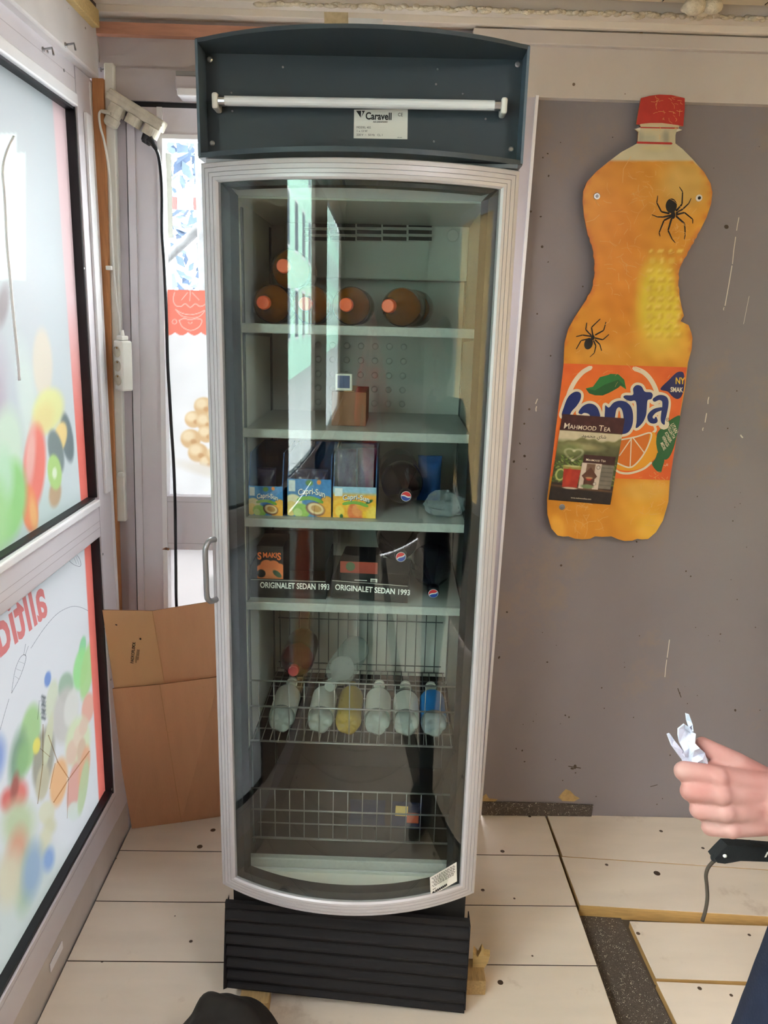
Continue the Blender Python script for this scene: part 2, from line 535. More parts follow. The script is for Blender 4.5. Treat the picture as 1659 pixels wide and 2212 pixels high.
mat('steel_dull', (150, 150, 152), 0.4, 0.9)
mat('cardboard', (204, 152, 114), 0.85, var=0.06, vscale=6, bump=0.15, bscale=70, stretch=(6, 6, 0.5))
mat('cardboard_flap', (208, 162, 118), 0.85, var=0.06, vscale=6, bump=0.1)
mat('cardboard_edge', (140, 98, 66), 0.9)
mat('ink_black', (26, 22, 20), 0.6)
mat('canopy_grey', (56, 66, 72), 0.42, 0.0, var=0.04, vscale=10)
mat('canopy_edge', (84, 100, 112), 0.42)
mat('tube_white', (226, 228, 230), 0.3)
mat('fridge_white', (206, 206, 208), 0.4, var=0.04, vscale=6)
mat('liner', (204, 207, 202), 0.35, 0.0, var=0.05, vscale=5)
mat('stucco_alu', (182, 182, 180), 0.3, 0.85, bump=1.0, bscale=240)
mat('grille_panel', (196, 198, 190), 0.5, var=0.05, vscale=7)
mat('dark_slot', (38, 44, 42), 0.7)
mat('door_alu', (186, 182, 184), 0.42, 0.25)
mat('gasket_black', (10, 12, 20), 0.35)
mat('shelf_grey', (170, 176, 174), 0.3, 0.0)
mat('shelf_rail', (166, 170, 168), 0.45, var=0.10, vscale=120)
mat('bracket_grey', (92, 98, 100), 0.4, 0.4)
mat('wire', (140, 140, 140), 0.35, 0.7)
mat('kick_black', (33, 31, 32), 0.7, spec=0.2, var=0.12, vscale=5)
mat('inner_dark', (46, 44, 42), 0.7)
mat('lower_liner_shaded', (32, 30, 28), 0.7)
mat('inner_floor', (44, 36, 30), 0.6, var=0.2, vscale=7)
mat('sticker_white', (226, 224, 216), 0.5)
mat('skin', (176, 132, 124), 0.55, var=0.10, vscale=26, col2=(168, 112, 104), spec=0.35)
mat('skin_nail', (236, 184, 168), 0.35)
mat('hair', (62, 44, 34), 0.6, var=0.3, vscale=60, bump=0.6, bscale=120)
mat('black_cloth', (20, 21, 24), 0.85, bump=0.3, bscale=220)
mat('navy_cloth', (22, 30, 52), 0.9, var=0.15, vscale=20, bump=0.3, bscale=260)
mat('red_cloth', (170, 34, 34), 0.85, bump=0.2, bscale=200)
mat('bag_black', (34, 30, 26), 0.85, var=0.2, vscale=12, bump=0.35, bscale=50)
mat('paper_white', (206, 208, 222), 0.75)
mat('cord_brown', (62, 52, 42), 0.8)
mat('cap_orange', (236, 104, 60), 0.4)
mat('cap_logo_white', (226, 226, 226), 0.4)
mat('logo_red', (214, 40, 44), 0.4)
mat('logo_blue', (36, 66, 156), 0.4)
mat('cap_black', (14, 14, 20), 0.35)
mat('cola', (12, 10, 12), 0.12, spec=0.6)
mat('cola_label', (12, 16, 26), 0.35)
mat('orange_drink', (150, 92, 26), 0.15, spec=0.6)
plastic_clear('pet_clear', (232, 240, 238), 0.72)
mat('label_white', (196, 198, 192), 0.45, var=0.05, vscale=30)
mat('label_blue', (20, 120, 200), 0.4)
mat('label_red', (170, 26, 50), 0.4)
mat('label_dark', (30, 30, 36), 0.4)
mat('yellow_drink', (150, 126, 40), 0.2)
mat('red_drink', (96, 10, 28), 0.25)
mat('carton_side', (40, 84, 140), 0.5)
mat('carton_dark', (26, 24, 28), 0.5)
mat('tray_black', (26, 28, 30), 0.5)
mat('text_white', (236, 236, 232), 0.5)
mat('purple_pack', (66, 40, 92), 0.25, var=0.4, vscale=16, bump=0.7, bscale=40)
mat('brown_box', (132, 92, 66), 0.8)
mat('blue_pack', (40, 84, 150), 0.25, bump=0.6, bscale=40)
mat('navy_pack', (24, 30, 64), 0.3, bump=0.4, bscale=40)
plastic_clear('wrap', (236, 240, 244), 0.82, 0.12)
mat('asphalt', (160, 160, 162), 0.9, var=0.2, vscale=4)
mat('leaf_out', (58, 70, 92), 0.8, rnd=0.1)
mat('bark_out', (70, 68, 70), 0.9, var=0.4, vscale=20, bump=0.6, bscale=30)
mat('facade_green', (176, 212, 196), 0.8, var=0.08, vscale=2)
mat('facade_window', (60, 76, 86), 0.2)
mat('barrier_red', (150, 22, 20), 0.5)
mat('barrier_white', (110, 112, 116), 0.5)
mat('sky_blue_sign', (40, 120, 210), 0.5)

def emit_mat(name, col, strength):
    m = bpy.data.materials.new(name); m.use_nodes = True; nt = m.node_tree
    e = nt.nodes.new('ShaderNodeEmission'); e.inputs[0].default_value = (*lin(col), 1); e.inputs[1].default_value = strength
    nt.links.new(e.outputs[0], nt.nodes['Material Output'].inputs[0]); MATS[name] = m
    return m
emit_mat('lamp_glow', (250, 248, 255), 10.0)

# ================================================================== THE SETTING
def sbox(name, x0, x1, y0, y1, z0, z1, m, parent=None, kx=0.0, ky=0.0, zr=0.0, bev=0.0, loc=None, label=None):
    """box that leans a little (x and y shift with height), as the old kiosk does"""
    v, f = box_geo(x0, x1, y0, y1, z0, z1, bev)
    v = [(a+kx*(c-zr), b+ky*(c-zr), c) for a, b, c in v]
    if parent is None and loc is None: loc = ((x0+x1)/2, (y0+y1)/2, z0)
    return mesh(name, v, f, m, parent, loc=loc, label=label)
def setting(name, loc=(0, 0, 0)):
    o = bpy.data.objects.new(name, None); COL.objects.link(o); o.location = loc; o.empty_display_size = 0.05
    o['kind'] = 'structure'
    return o

# ---- floor: sub-floor, painted boards, bitumen felt showing in the gap
floor = struct(box('floor', -0.9, 2.4, -2.6, 2.5, -0.12, -0.046, 'subfloor', loc=(0, 0, -0.12)))
def quad_board(name, pts, z0, z1, m, parent, edge='plank_gap'):
    """board with a given plan outline (4 corners counter-clockwise), slightly eased top edge"""
    n = len(pts)
    cx = sum(p[0] for p in pts)/n; cy = sum(p[1] for p in pts)/n
    def inset(p, d):
        vx, vy = cx-p[0], cy-p[1]; L = math.hypot(vx, vy)
        return (p[0]+vx/L*d, p[1]+vy/L*d)
    V = [(*p, z0) for p in pts]+[(*p, z1-0.0012) for p in pts]+[(*inset(p, 0.0016), z1) for p in pts]
    Fc = [tuple(range(n-1, -1, -1)), tuple(range(2*n, 3*n))]
    for i in range(n):
        j = (i+1) % n
        Fc += [(i, j, j+n, i+n), (i+n, j+n, j+2*n, i+2*n)]
    o = mesh(name, V, Fc, m, parent)
    o.data.materials.append(MATS[edge])
    for i in range(n):
        o.data.polygons[2+2*i].material_index = 1
    return o
G = 0.0020
rows = [2.425, 2.205, 1.977, 1.754]
while rows[-1] > -2.5: rows.append(rows[-1]-0.2225)
seam = lambda y: 0.668 if y < 2.0 else 0.664
for i in range(len(rows)-1):
    ya, yb = rows[i], rows[i+1]
    x1 = 0.660 if i else 0.662
    quad_board('plank', [(-0.7975, yb+G), (x1, yb+G), (x1, ya-G), (-0.7975, ya-G)], -0.045, 0, 'plank_paint', floor)
# right-hand boards run at a slight angle
rr = [(2.425, 2.40), (2.199, 2.06), (1.978, 1.86)]
for i in range(2):
    (ya, yb), (yc, yd) = rr[i], rr[i+1]
    quad_board('plank', [(0.672, yc+G), (2.4, yd+G), (2.4, yb-G), (0.668, ya-G)], -0.012, 0.002, 'plank_paint', floor, 'plank_edge')
# their plywood underlay, seen as the pale edge of the step
quad_board('plywood', [(0.672, 1.984), (2.4, 1.868), (2.4, 2.42), (0.672, 2.42)], -0.045, -0.013, 'plank_edge', floor, 'plank_edge')
# the sunk boards beyond the felt strip
low = [[onZ(1360, 1990, -0.022), onZ(1417, 2113, -0.022)], [onZ(1418, 2120, -0.022), onZ(1462, 2212, -0.022)]]
def lowboard(a, b, dy):
    quad_board('plank', [(b.x, b.y), (2.4, b.y-dy), (2.4, a.y-dy), (a.x, a.y)], -0.045, -0.022, 'plank_paint', floor, 'plank_edge')
lowboard(low[0][0], low[0][1], 0.05)
lowboard(low[1][0], onZ(1520, 2330, -0.022), 0.07)
e = onZ(1520, 2334, -0.022)
ylow = e.y
while ylow > -2.4:
    quad_board('plank', [(0.86, ylow-0.225), (2.4, ylow-0.285), (2.4, ylow-0.062), (0.86, ylow-0.003)], -0.045, -0.022, 'plank_paint', floor)
    ylow -= 0.2285
a, b = onZ(1256, 1966, -0.044), onZ(1352, 1975, -0.044)
c, d = onZ(1350, 2212, -0.044), onZ(1455, 2212, -0.044)
fx = [(a.x-0.004, a.y+0.02), (c.x-0.02, c.y-0.6), (d.x+0.01, d.y-0.6), (b.x+0.03, b.y+0.02)]
quad_board('felt_strip', [(0.655, 1.99), (0.655, -2.4), (0.87, -2.4), (0.845, 1.3), (0.81, 1.75), (0.80, 1.99)][::1], -0.0458, -0.040, 'felt', floor)

# ---- right part of the back wall, felt patch at its foot
wall_back = struct(sbox('wall_back', 0.455, 2.42, 2.42, 2.50, -0.05, 2.60, 'wall_paint', kx=0.012, zr=2.3, loc=(1.2, 2.46, 0)))
fp = [onY(1040, 1731, 2.417), onY(1160, 1733, 2.417), onY(1281, 1738, 2.417), onY(1276, 1772, 2.417), onY(1150, 1768, 2.417), onY(1040, 1762, 2.417)]
v = [p.copy() for p in fp]+[p+Vector((0, -0.004, 0)) for p in fp]
for q in v: q.z = max(q.z, 0.003)
n = 6
mesh('felt_strip', v, [tuple(range(n)), tuple(range(2*n-1, n-1, -1))]+[(i, (i+1) % n, (i+1) % n+n, i+n) for i in range(n)], 'felt', wall_back)
shw = Sheet(lambda x, y: onY(x, y, 2.4195), (0, -1, 0))
sc = []
for (x0, y0, x1, y1, w) in [(1596, 470, 1591, 498, 1.6), (1589, 512, 1582, 570, 1.8), (1581, 574, 1566, 660, 2.0), (1564, 664, 1563, 670, 1.5),
                            (1446, 1382, 1441, 1420, 1.8), (1440, 1425, 1436, 1462, 1.6), (1531, 858, 1529, 872, 2.2), (1526, 893, 1523, 912, 2.2), (1519, 924, 1518, 930, 2),
                            (1161, 862, 1157, 872, 2.2), (1159, 878, 1158, 888, 2.6), (1600, 940, 1604, 945, 3), (1618, 640, 1606, 700, 0.9)]:
    sc.append(stroke2([(x0, y0), ((x0+x1)/2+random.uniform(-1, 1), (y0+y1)/2), (x1, y1)], w, 4))
mat('scratch', (214, 204, 190), 0.7)
decal('scratches', shw, sc, 'scratch', 0.0006, wall_back)
mat('wall_mark', (74, 60, 48), 0.8)
mk = []
for (x, y, r) in [(1569, 490, 5), (1185, 380, 2.6), (1171, 533, 3), (1168, 468, 2.4), (1184, 566, 2), (1183, 332, 2.2), (1123, 958, 2.6), (1133, 985, 3), (1110, 997, 3),
                  (1242, 1656, 5), (1236, 1660, 4), (1078, 1420, 3.4), (1375, 1170, 2.4), (1588, 1534, 3), (1468, 1497, 2), (1221, 1545, 2), (1229, 1549, 2), (1128, 1621, 2), (1133, 1645, 2), (1115, 1617, 2), (1095, 1322, 2.2), (1182, 1430, 2.2), (1480, 1700, 2)]:
    mk.append(ell2(x, y, r, r*random.uniform(0.5, 1), random.uniform(0, 3), 9))
mk.append(stroke2([(1464, 1487), (1471, 1506)], 1.8, 4))
mk.append(stroke2([(1228, 1655), (1254, 1659)], 2, 4)); mk.append(stroke2([(1405, 1699), (1420, 1695)], 1.4, 4))
decal('nail_marks', shw, mk, 'wall_mark', 0.0007, wall_back)
# chipped filler above the felt patch
mat('filler', (196, 164, 112), 0.9, var=0.3, vscale=60, bump=0.8, bscale=150)
decal('chipped_filler', shw, [poly2([(1206, 1722), (1214, 1712), (1222, 1704), (1232, 1708), (1241, 1718), (1252, 1724), (1240, 1731), (1215, 1730)]),
                              poly2([(1040, 1722), (1050, 1714), (1056, 1724), (1075, 1726), (1070, 1731), (1040, 1731)])], 'filler', 0.0012, wall_back)
# metal corner strip between the wall panel and the door frame
t1 = struct(sbox('trim_1', 0.40, 0.452, 2.395, 2.42, 0, 2.35, 'alu_dark', kx=0.014, zr=2.3))
sbox('edge_bead', 0.448, 0.4565, 2.388, 2.421, 0, 2.348, 'alu_white', t1, kx=0.014, zr=2.3)
# beam along the top of the wall
t2 = struct(box('trim_2', 0.40, 2.4, 2.392, 2.42, 2.344, 2.472, 'beam_paint'))
t3 = struct(box('trim_3', 0.262, 2.4, 2.372, 2.42, 2.472, 2.508, 'beam_paint', bev=0.003))

# ---- ceiling, cornice, foam bead, ceiling boards
ceiling = struct(box('ceiling', -0.9, 2.4, -2.6, 2.5, 2.585, 2.66, 'ceiling_paint', loc=(0.7, 0, 2.6)))
cor = struct(box('trim_4', -0.80, 2.4, 2.315, 2.42, 2.530, 2.585, 'ceiling_paint', bev=0.004))
box('cornice_lip', -0.78, 2.4, 2.36, 2.42, 2.512, 2.531, 'ceiling_paint', cor, bev=0.002)
# rough expanding-foam bead
fb = []
x = -0.32
while x < 2.3:
    q = 0.5+0.5*math.sin(x*40)+random.uniform(-0.3, 0.3)
    fb.append(ellipsoid_geo((x, 2.318-0.016*(x+0.32)/1.4+random.uniform(-0.006, 0.004), 2.528+random.uniform(-0.002, 0.004)), (random.uniform(0.008, 0.02), random.uniform(0.006, 0.012), random.uniform(0.004, 0.008)), None, 8, 5))
    x += random.uniform(0.009, 0.02)
v, f = join_geo(*fb)
tag(mesh('foam_bead', v, f, 'foam', cor, smooth=True), kind='stuff')
v, f = join_geo(*[ellipsoid_geo((onZ(px, py, 2.515)), (r, r*0.8, r*0.7), None, 10, 6) for px, py, r in [(1480, 20, .012), (1500, 14, .03), (1520, 22, .022), (1540, 14, .026), (1510, 36, .014), (1495, 40, .008)]])
mesh('foam_blob', v, f, 'foam', cor, smooth=True)
v, f = join_geo(*[ellipsoid_geo(onY(px, py, 2.385), (r, r, r*0.8), None, 8, 5) for px, py, r in [(1385, 70, .006), (1390, 64, .009), (1396, 60, .007), (1380, 76, .005), (1082, 64, .004)]])
mesh('foam_crumb', v, f, 'foam_yellow', cor, smooth=True)
# ceiling boards running towards the wall, ends at the foam
xb = 0.20
for k in range(14):
    w = 0.135
    quad_board('ceiling_board', [(xb+0.09, -2.5), (xb+w-0.004+0.09, -2.5), (xb+w-0.004, 2.262), (xb, 2.262)], 2.545, 2.584, 'ceiling_tile', ceiling)
    xb += w
xb = -0.70
for k in range(6):
    quad_board('ceiling_board', [(xb, -2.5), (xb+0.146, -2.5), (xb+0.146, 2.2), (xb, 2.2)], 2.555, 2.584, 'ceiling_tile', ceiling)
    xb += 0.15

# ---- left header of the back wall: boards, pink lath
KX, ZR = 0.030, 2.2
hb = struct(sbox('trim_5', -0.80, 0.40, 2.41, 2.45, 2.388, 2.585, 'header_board'))
struct(sbox('trim_6', -0.765, 0.40, 2.402, 2.44, 2.305, 2.388, 'header_board'))
struct(sbox('trim_7', -0.79, 0.262, 2.385, 2.41, 2.466, 2.496, 'pink_wood'))
struct(sbox('trim_8', -0.74, 0.40, 2.412, 2.44, 2.292, 2.306, 'rubber'))

# ---- glazed door in the back wall, mostly behind the refrigerator
d1 = setting('door_1', (-0.15, 2.42, 0))
for nm, x0, x1, y0, y1, m in [('frame_strip', -0.742, -0.716, 2.404, 2.47, 'alu_dark'), ('seal', -0.7165, -0.7115, 2.415, 2.47, 'rubber'),
                              ('frame_strip', -0.7115, -0.690, 2.398, 2.47, 'alu_frame'), ('stile', -0.690, -0.627, 2.406, 2.47, 'alu_frame'),
                              ('glazing_bead', -0.627, -0.612, 2.40, 2.45, 'alu_white')]:
    sbox(nm, x0, x1, y0, y1, 0.0, 2.29, m, d1, kx=KX, zr=ZR)
sbox('stile', 0.33, 0.40, 2.405, 2.47, 0, 2.29, 'alu_dark', d1, kx=0.014, zr=2.3)
sbox('top_rail', -0.63, 0.34, 2.407, 2.47, 2.215, 2.29, 'alu_frame', d1)
sbox('glazing_bead', -0.63, 0.34, 2.401, 2.45, 2.208, 2.220, 'alu_white', d1)
sbox('middle_rail', -0.66, 0.34, 2.405, 2.47, 0.980, 1.157, 'alu_frame', d1)
sbox('rail_groove', -0.66, 0.34, 2.4045, 2.41, 1.138, 1.140, 'alu_dark', d1)
sbox('rail_groove', -0.66, 0.34, 2.4045, 2.41, 1.000, 1.002, 'alu_dark', d1)
sbox('bottom_rail', -0.70, 0.34, 2.405, 2.47, 0, 0.16, 'alu_frame', d1)
sbox('pane', -0.64, 0.34, 2.440, 2.444, 1.15, 2.215, 'pane_glass', d1)
sbox('pane', -0.67, 0.34, 2.440, 2.444, 0.15, 0.985, 'pane_glass', d1)
# wooden block wedge on the middle rail end
mesh('wedge', [onY(*q, 2.40) for q in [(350, 1187), (358, 1182), (366, 1185), (364, 1189)]]+[onY(*q, 2.404) for q in [(350, 1187), (358, 1182), (366, 1185), (364, 1189)]],
     [(0, 1, 2, 3), (7, 6, 5, 4), (0, 4, 5, 1), (1, 5, 6, 2), (2, 6, 7, 3), (3, 7, 4, 0)], 'batten_wood', d1)
# printed film on the glass
def film(name, parent, fn, nu, nv, base, painter, m='film_print'):
    v, f = grid_geo(fn, nu, nv)
    o = mesh(name, v, f, m, parent)
    A = np.array([tuple(q) for q in v]); px, py = proj_np(A)
    P = Paint(px, py, base); painter(P)
    colour_attr(o, P.c)
    return o
def arcp(cx, cy, rx, ry, a0, a1, n=12):
    return [(cx+rx*math.cos(math.radians(a0+(a1-a0)*k/n)), cy+ry*math.sin(math.radians(a0+(a1-a0)*k/n))) for k in range(n+1)]
def paint_rear(P):
    for cx, cy, r in [(440, 878, 21), (418, 906, 19), (444, 912, 20), (446, 938, 19), (412, 948, 22), (428, 978, 22), (447, 1000, 16), (470, 900, 22), (474, 945, 22), (468, 985, 22), (500, 930, 24), (500, 975, 22)]:
        P.ell(cx, cy, r, r*0.95, (226, 188, 146), 0, 0.2)
        P.ell(cx-r*0.25, cy-r*0.3, r*0.6, r*0.5, (244, 218, 184), 0, 0.8)
        P.ell(cx+r*0.3, cy+r*0.3, r*0.3, r*0.25, (200, 152, 108), 20, 0.8, 0.7)
    P.ell(440, 1015, 60, 12, (236, 224, 216), 15, 0.9)
    P.noise(3, 0.05, 2)
    edge = 718+7*np.abs(np.sin((P.x-350)*math.pi/28))
    P.over(np.clip(edge-P.y, 0, 1), (246, 138, 120))
    LN = (255, 206, 194)
    for ox in (-92, 0, 92):
        P.line(crom([(377+ox, 632), (374+ox, 648), (380+ox, 660), (391+ox, 662), (400+ox, 656), (411+ox, 664), (422+ox, 656), (432+ox, 662), (444+ox, 656), (446+ox, 640)], 4), 1.8, LN)
        P.line([(411+ox, 628), (410+ox, 650)], 1.6, LN); P.line([(405+ox, 632), (392+ox, 648)], 1.6, LN); P.line([(415+ox, 632), (430+ox, 648)], 1.6, LN)
        P.line(crom([(379+ox, 668), (392+ox, 676), (411+ox, 680), (430+ox, 676), (443+ox, 670), (430+ox, 684), (411+ox, 686), (392+ox, 682), (379+ox, 668)], 4), 1.6, LN)
        P.line(crom([(387+ox, 692), (398+ox, 688), (411+ox, 691), (424+ox, 688), (436+ox, 692), (430+ox, 706), (412+ox, 714), (394+ox, 706), (387+ox, 692)], 4), 1.8, LN)
        P.line(arcp(377+ox, 695, 5, 5, 0, 360), 1.6, LN); P.line(arcp(411+ox, 696, 4, 3, 0, 180), 1.5, LN)
film('film', d1, lambda u, w: Vector((-0.645+0.305*u, 2.439, 1.152+0.642*w)), 130, 250, (244, 238, 240), paint_rear)
film('film', d1, lambda u, w: Vector((-0.340+0.68*u, 2.439, 1.152+0.642*w)), 60, 60, (244, 238, 240), paint_rear)
def paint_rear2(P):
    P.ell(462, 1270, 20, 26, (200, 192, 192), 0, 0.4)
    P.ell(500, 1290, 26, 30, (206, 196, 190), 0, 0.4)
film('film', d1, lambda u, w: Vector((-0.67+1.01*u, 2.439, 0.155+0.83*w)), 70, 60, (246, 234, 236), paint_rear2)
shd = Sheet(lambda x, y: onY(x, y, 2.4395), (0, -1, 0))
# faded strip of paper on the upper glass
decal('paper_strip', shd, [poly2([(358, 330), (370, 332), (374, 514), (363, 514)])], film_mat('film_old', (214, 212, 200), 0.7), 0.0004, d1)

# ---- left storefront: leaning aluminium frame, two panes with printed film, more bays behind the camera
LX = -0.80
wl = setting('wall_left', (LX, 0, 0))
KY, ZY = 0.028, 1.2
def lstile(nm, y0, y1, z0, z1, x0, x1, m, parent, bev=0.0):
    return sbox(nm, x0, x1, y0, y1, z0, z1, m, parent, ky=KY, zr=ZY, bev=bev)
# base rail, baseboard, header, along the whole length
box('base_rail', -0.87, LX, -2.5, 2.232, 0.11, 0.216, 'alu_frame', wl, bev=0.003)
bb = struct(box('baseboard_left', -0.89, -0.803, -2.5, 2.37, -0.0455, 0.109, 'baseboard_paint', bev=0.002))
box('groove', LX-0.001, LX+0.0006, -2.5, 2.21, 0.200, 0.2025, 'alu_dark', wl)
box('paint_chip', LX-0.001, LX+0.002, 1.66, 1.74, 0.055, 0.078, 'alu_white', bb, bev=0.0008)
box('middle_rail', -0.87, LX, -2.5, 2.232, 1.070, 1.182, 'alu_frame', wl, bev=0.003)
box('rail_lip', -0.83, LX+0.008, -2.5, 2.225, 1.164, 1.186, 'alu_white', wl, bev=0.004)
box('groove', LX-0.001, LX+0.0005, -2.5, 2.232, 1.118, 1.1195, 'alu_dark', wl)
box('groove', LX-0.001, LX+0.0005, -2.5, 2.232, 1.098, 1.0995, 'alu_dark', wl)
box('top_rail', -0.87, LX, -2.5, 2.262, 2.254, 2.40, 'alu_frame', wl, bev=0.002)
box('top_lip', -0.83, LX+0.006, -2.5, 2.26, 2.250, 2.282, 'alu_white', wl, bev=0.004)
box('groove', LX-0.001, LX+0.0005, -2.5, 2.262, 2.318, 2.3195, 'alu_dark', wl)
# far stile (visible)
lstile('stile', 2.2345, 2.345, 0.111, 2.351, -0.87, LX+0.0006, 'alu_frame', wl)
box('corner_block', -0.87, LX+0.0003, 2.2625, 2.3515, 2.352, 2.40, 'alu_frame', wl)
lstile('corner_strip', 2.3525, 2.372, 0.0, 2.351, -0.87, LX-0.002, 'alu_dark', wl)
lstile('stile_bead', 2.278, 2.318, 1.19, 2.25, LX, LX+0.010, 'alu_white', wl, 0.003)
lstile('stile_edge', 2.335, 2.352, 0.21, 2.34, -0.83, LX+0.004, 'alu_white', wl)
sc = []
for (px, py) in [(103, 112), (138, 152), (182, 580), (222, 1197), (239, 1468), (241, 1705)]:
    p = onX(px, py, LX+0.001)
    sc.append(disc_at(p, (1, 0, 0), 0.004, 0.0015, 8))
v, f = join_geo(*sc)
mesh('screws', v, f, 'steel_dull', wl)
lstile('gasket', 2.2275, 2.2342, 1.19, 2.25, -0.85, LX-0.004, 'rubber', wl)
lstile('gasket', 2.2275, 2.2342, 0.216, 1.07, -0.85, LX-0.004, 'rubber', wl)
box('gasket', -0.85, LX-0.006, -2.5, 2.22, 1.1865, 1.192, 'rubber', wl)
box('gasket', -0.85, LX-0.006, -2.5, 2.195, 0.2165, 0.228, 'rubber', wl)
box('gasket', -0.85, LX-0.006, -2.5, 2.255, 2.243, 2.2495, 'rubber', wl)
# posts between the bays
for y0, y1 in [(0.68, 1.12), (-0.62, -0.04), (-2.5, -1.95)]:
    box('pilaster', -0.87, LX, y0, y1, 0.21, 2.36, 'front_wall', wl, bev=0.002)
# glass and films
for i, (y0, y1) in enumerate([(1.12, 2.31), (-0.04, 0.68), (-1.95, -0.62)]):
    for z0, z1 in [(0.21, 1.08), (1.18, 2.27)]:
        sbox('pane', -0.834, -0.830, y0, y1, z0, z1, 'pane_glass', wl)
def paint_up(P):
    P.grad(lambda x, y: np.clip((y-150)/500, 0, 1)*0.5, (212, 207, 213))
    P.grad(lambda x, y: np.clip((y-700)/400, 0, 1), (218, 221, 224))
    P.ell(110, 620, 26, 480, (208, 207, 213), -3, 0.9, 0.8)
    P.ell(70, 1120, 80, 60, (196, 204, 200), -30, 0.8, 0.8)
    P.rect(-400, 288, 36, 604, (250, 253, 253), 3); P.rect(30, 330, 55, 604, (250, 253, 253), 3)
    P.ell(6, 660, 12, 45, (166, 146, 150), 8, 0.7)
    P.ell(-30, 900, 50, 160, (190, 150, 170), 0, 0.8, 0.6)
    P.ell(37, 907, 15, 95, (204, 200, 208), -8, 0.7)
    P.ell(60, 870, 18, 120, (222, 224, 218), -6, 0.8)
    P.ell(92, 786, 21, 76, (236, 214, 196), -2, 0.3)
    P.ell(17, 965, 32, 85, (216, 226, 204), 0, 0.5)
    P.ell(145, 945, 13, 54, (104, 112, 116), -8, 0.25)
    P.ell(130, 945, 14, 34, (250, 204, 128), 10, 0.25)
    P.ell(104, 886, 32, 48, (238, 226, 150), 15, 0.35)
    P.ell(94, 905, 20, 36, (240, 212, 140), 15, 0.7)
    P.ell(121, 976, 16, 48, (118, 126, 126), -10, 0.25)
    P.ell(119, 1066, 13, 30, (196, 154, 118), 6, 0.4)
    P.ell(118, 1020, 15, 38, (178, 208, 116), -5, 0.2); P.ell(118, 1022, 5, 12, (236, 240, 206), 0, 0.5)
    P.ell(74, 1010, 24, 92, (248, 112, 98), 4, 0.3); P.ell(66, 985, 10, 66, (250, 170, 160), 4, 0.8)
    P.ell(64, 1098, 18, 52, (246, 128, 82), -6, 0.25); P.ell(72, 1110, 8, 36, (250, 170, 100), -6, 0.8)
    P.ell(20, 1082, 36, 90, (150, 206, 120), 6, 0.35); P.ell(8, 1030, 20, 60, (196, 226, 190), 0, 0.8)
    P.ell(-30, 1120, 50, 100, (170, 214, 140), 0, 0.5)
    band = np.clip((P.y-200)/850, 0, 1)
    xl = 113+(P.y-220)*(173-113)/(1060-220); xr = 141+(P.y-220)*(196-141)/(1060-220)
    a = np.clip(np.minimum(P.x-xl, xr-P.x)/2+0.5, 0, 1)
    k = np.clip((P.y-650)/300, 0, 1)[:, None]
    colr = np.array((246, 206, 210))*(1-k)+np.array((252, 126, 116))*k
    P.c = P.c*0.80+np.array((222, 223, 227))*0.20
    P.c = P.c*(1-a[:, None])+colr*a[:, None]
def paint_low(P):
    P.grad(lambda x, y: np.clip((y-1250)/200, 0, 1)*0.6, (232, 222, 230))
    P.ell(60, 2000, 160, 160, (208, 206, 204), 0, 0.6)
    for q in [(178, 1400, 7, 26, (130, 205, 140)), (174, 1445, 15, 46, (150, 222, 130)), (188, 1450, 13, 62, (172, 212, 128)),
              (142, 1484, 16, 32, (150, 172, 146)), (103, 1467, 7, 17, (96, 128, 204)), (112, 1512, 12, 44, (218, 214, 186)), (140, 1545, 26, 62, (206, 190, 186)),
              (154, 1530, 15, 40, (232, 220, 214)), (190, 1530, 13, 34, (242, 160, 140)), (64, 1592, 22, 72, (160, 196, 122)), (38, 1640, 16, 62, (112, 142, 112)),
              (50, 1640, 14, 40, (136, 176, 110)), (94, 1640, 22, 70, (150, 138, 120)), (104, 1600, 8, 60, (216, 206, 170)), (168, 1603, 26, 56, (224, 226, 180)),
              (155, 1625, 12, 28, (236, 186, 166)), (170, 1590, 11, 24, (240, 200, 180)), (180, 1570, 9, 20, (236, 190, 170)), (176, 1620, 9, 26, (222, 176, 150)),
              (79, 1611, 8, 18, (250, 222, 84)), (127, 1690, 18, 54, (246, 168, 108)), (160, 1700, 14, 56, (232, 150, 136)), (182, 1660, 11, 50, (240, 160, 120)),
              (17, 1728, 15, 26, (226, 84, 76)), (42, 1716, 17, 30, (232, 96, 84)), (32, 1700, 8, 30, (160, 70, 60)), (92, 1690, 14, 40, (200, 180, 150)),
              (101, 1756, 17, 26, (228, 214, 184)), (108, 1784, 13, 18, (216, 200, 164)), (98, 1810, 13, 20, (228, 212, 176)), (92, 1838, 11, 18, (224, 206, 166)),
              (160, 1752, 14, 20, (222, 222, 214)), (180, 1700, 9, 60, (190, 200, 150)), (105, 1856, 12, 26, (118, 146, 206)), (-10, 1640, 20, 50, (120, 140, 210)),
              (40, 1780, 34, 50, (190, 196, 150)), (36, 1850, 22, 60, (222, 140, 110)), (56, 1900, 20, 70, (160, 176, 140)), (20, 1900, 30, 60, (220, 200, 170)), (70, 1880, 20, 60, (140, 160, 196))]:  # softest blobs low on the left: blurred reflection painted into the film colour
        cx, cy, rx, ry, c = q
        soft = 0.3 if cy < 1770 and cx > 60 else 0.8
        P.ell(cx, cy, rx, ry, c, 8, soft, 0.92)
    for k in range(6):
        P.ell(94, 1506+k*9, 6, 3, (60, 64, 70), 30, 0.5)
    P.c = P.c*0.78+np.array((236, 234, 240))*0.22
    xl = 183+(P.y-1200)*(212-183)/500; xr = 200+(P.y-1200)*(231-200)/500
    P.over(np.clip(np.minimum(P.x-xl, xr-P.x)/2+0.5, 0, 1)*np.clip((1740-P.y)/4, 0, 1), (252, 128, 118))
    P.over(np.clip((P.y-(1690+(P.x-0)*-0.0))/1, 0, 1)*0, (0, 0, 0))
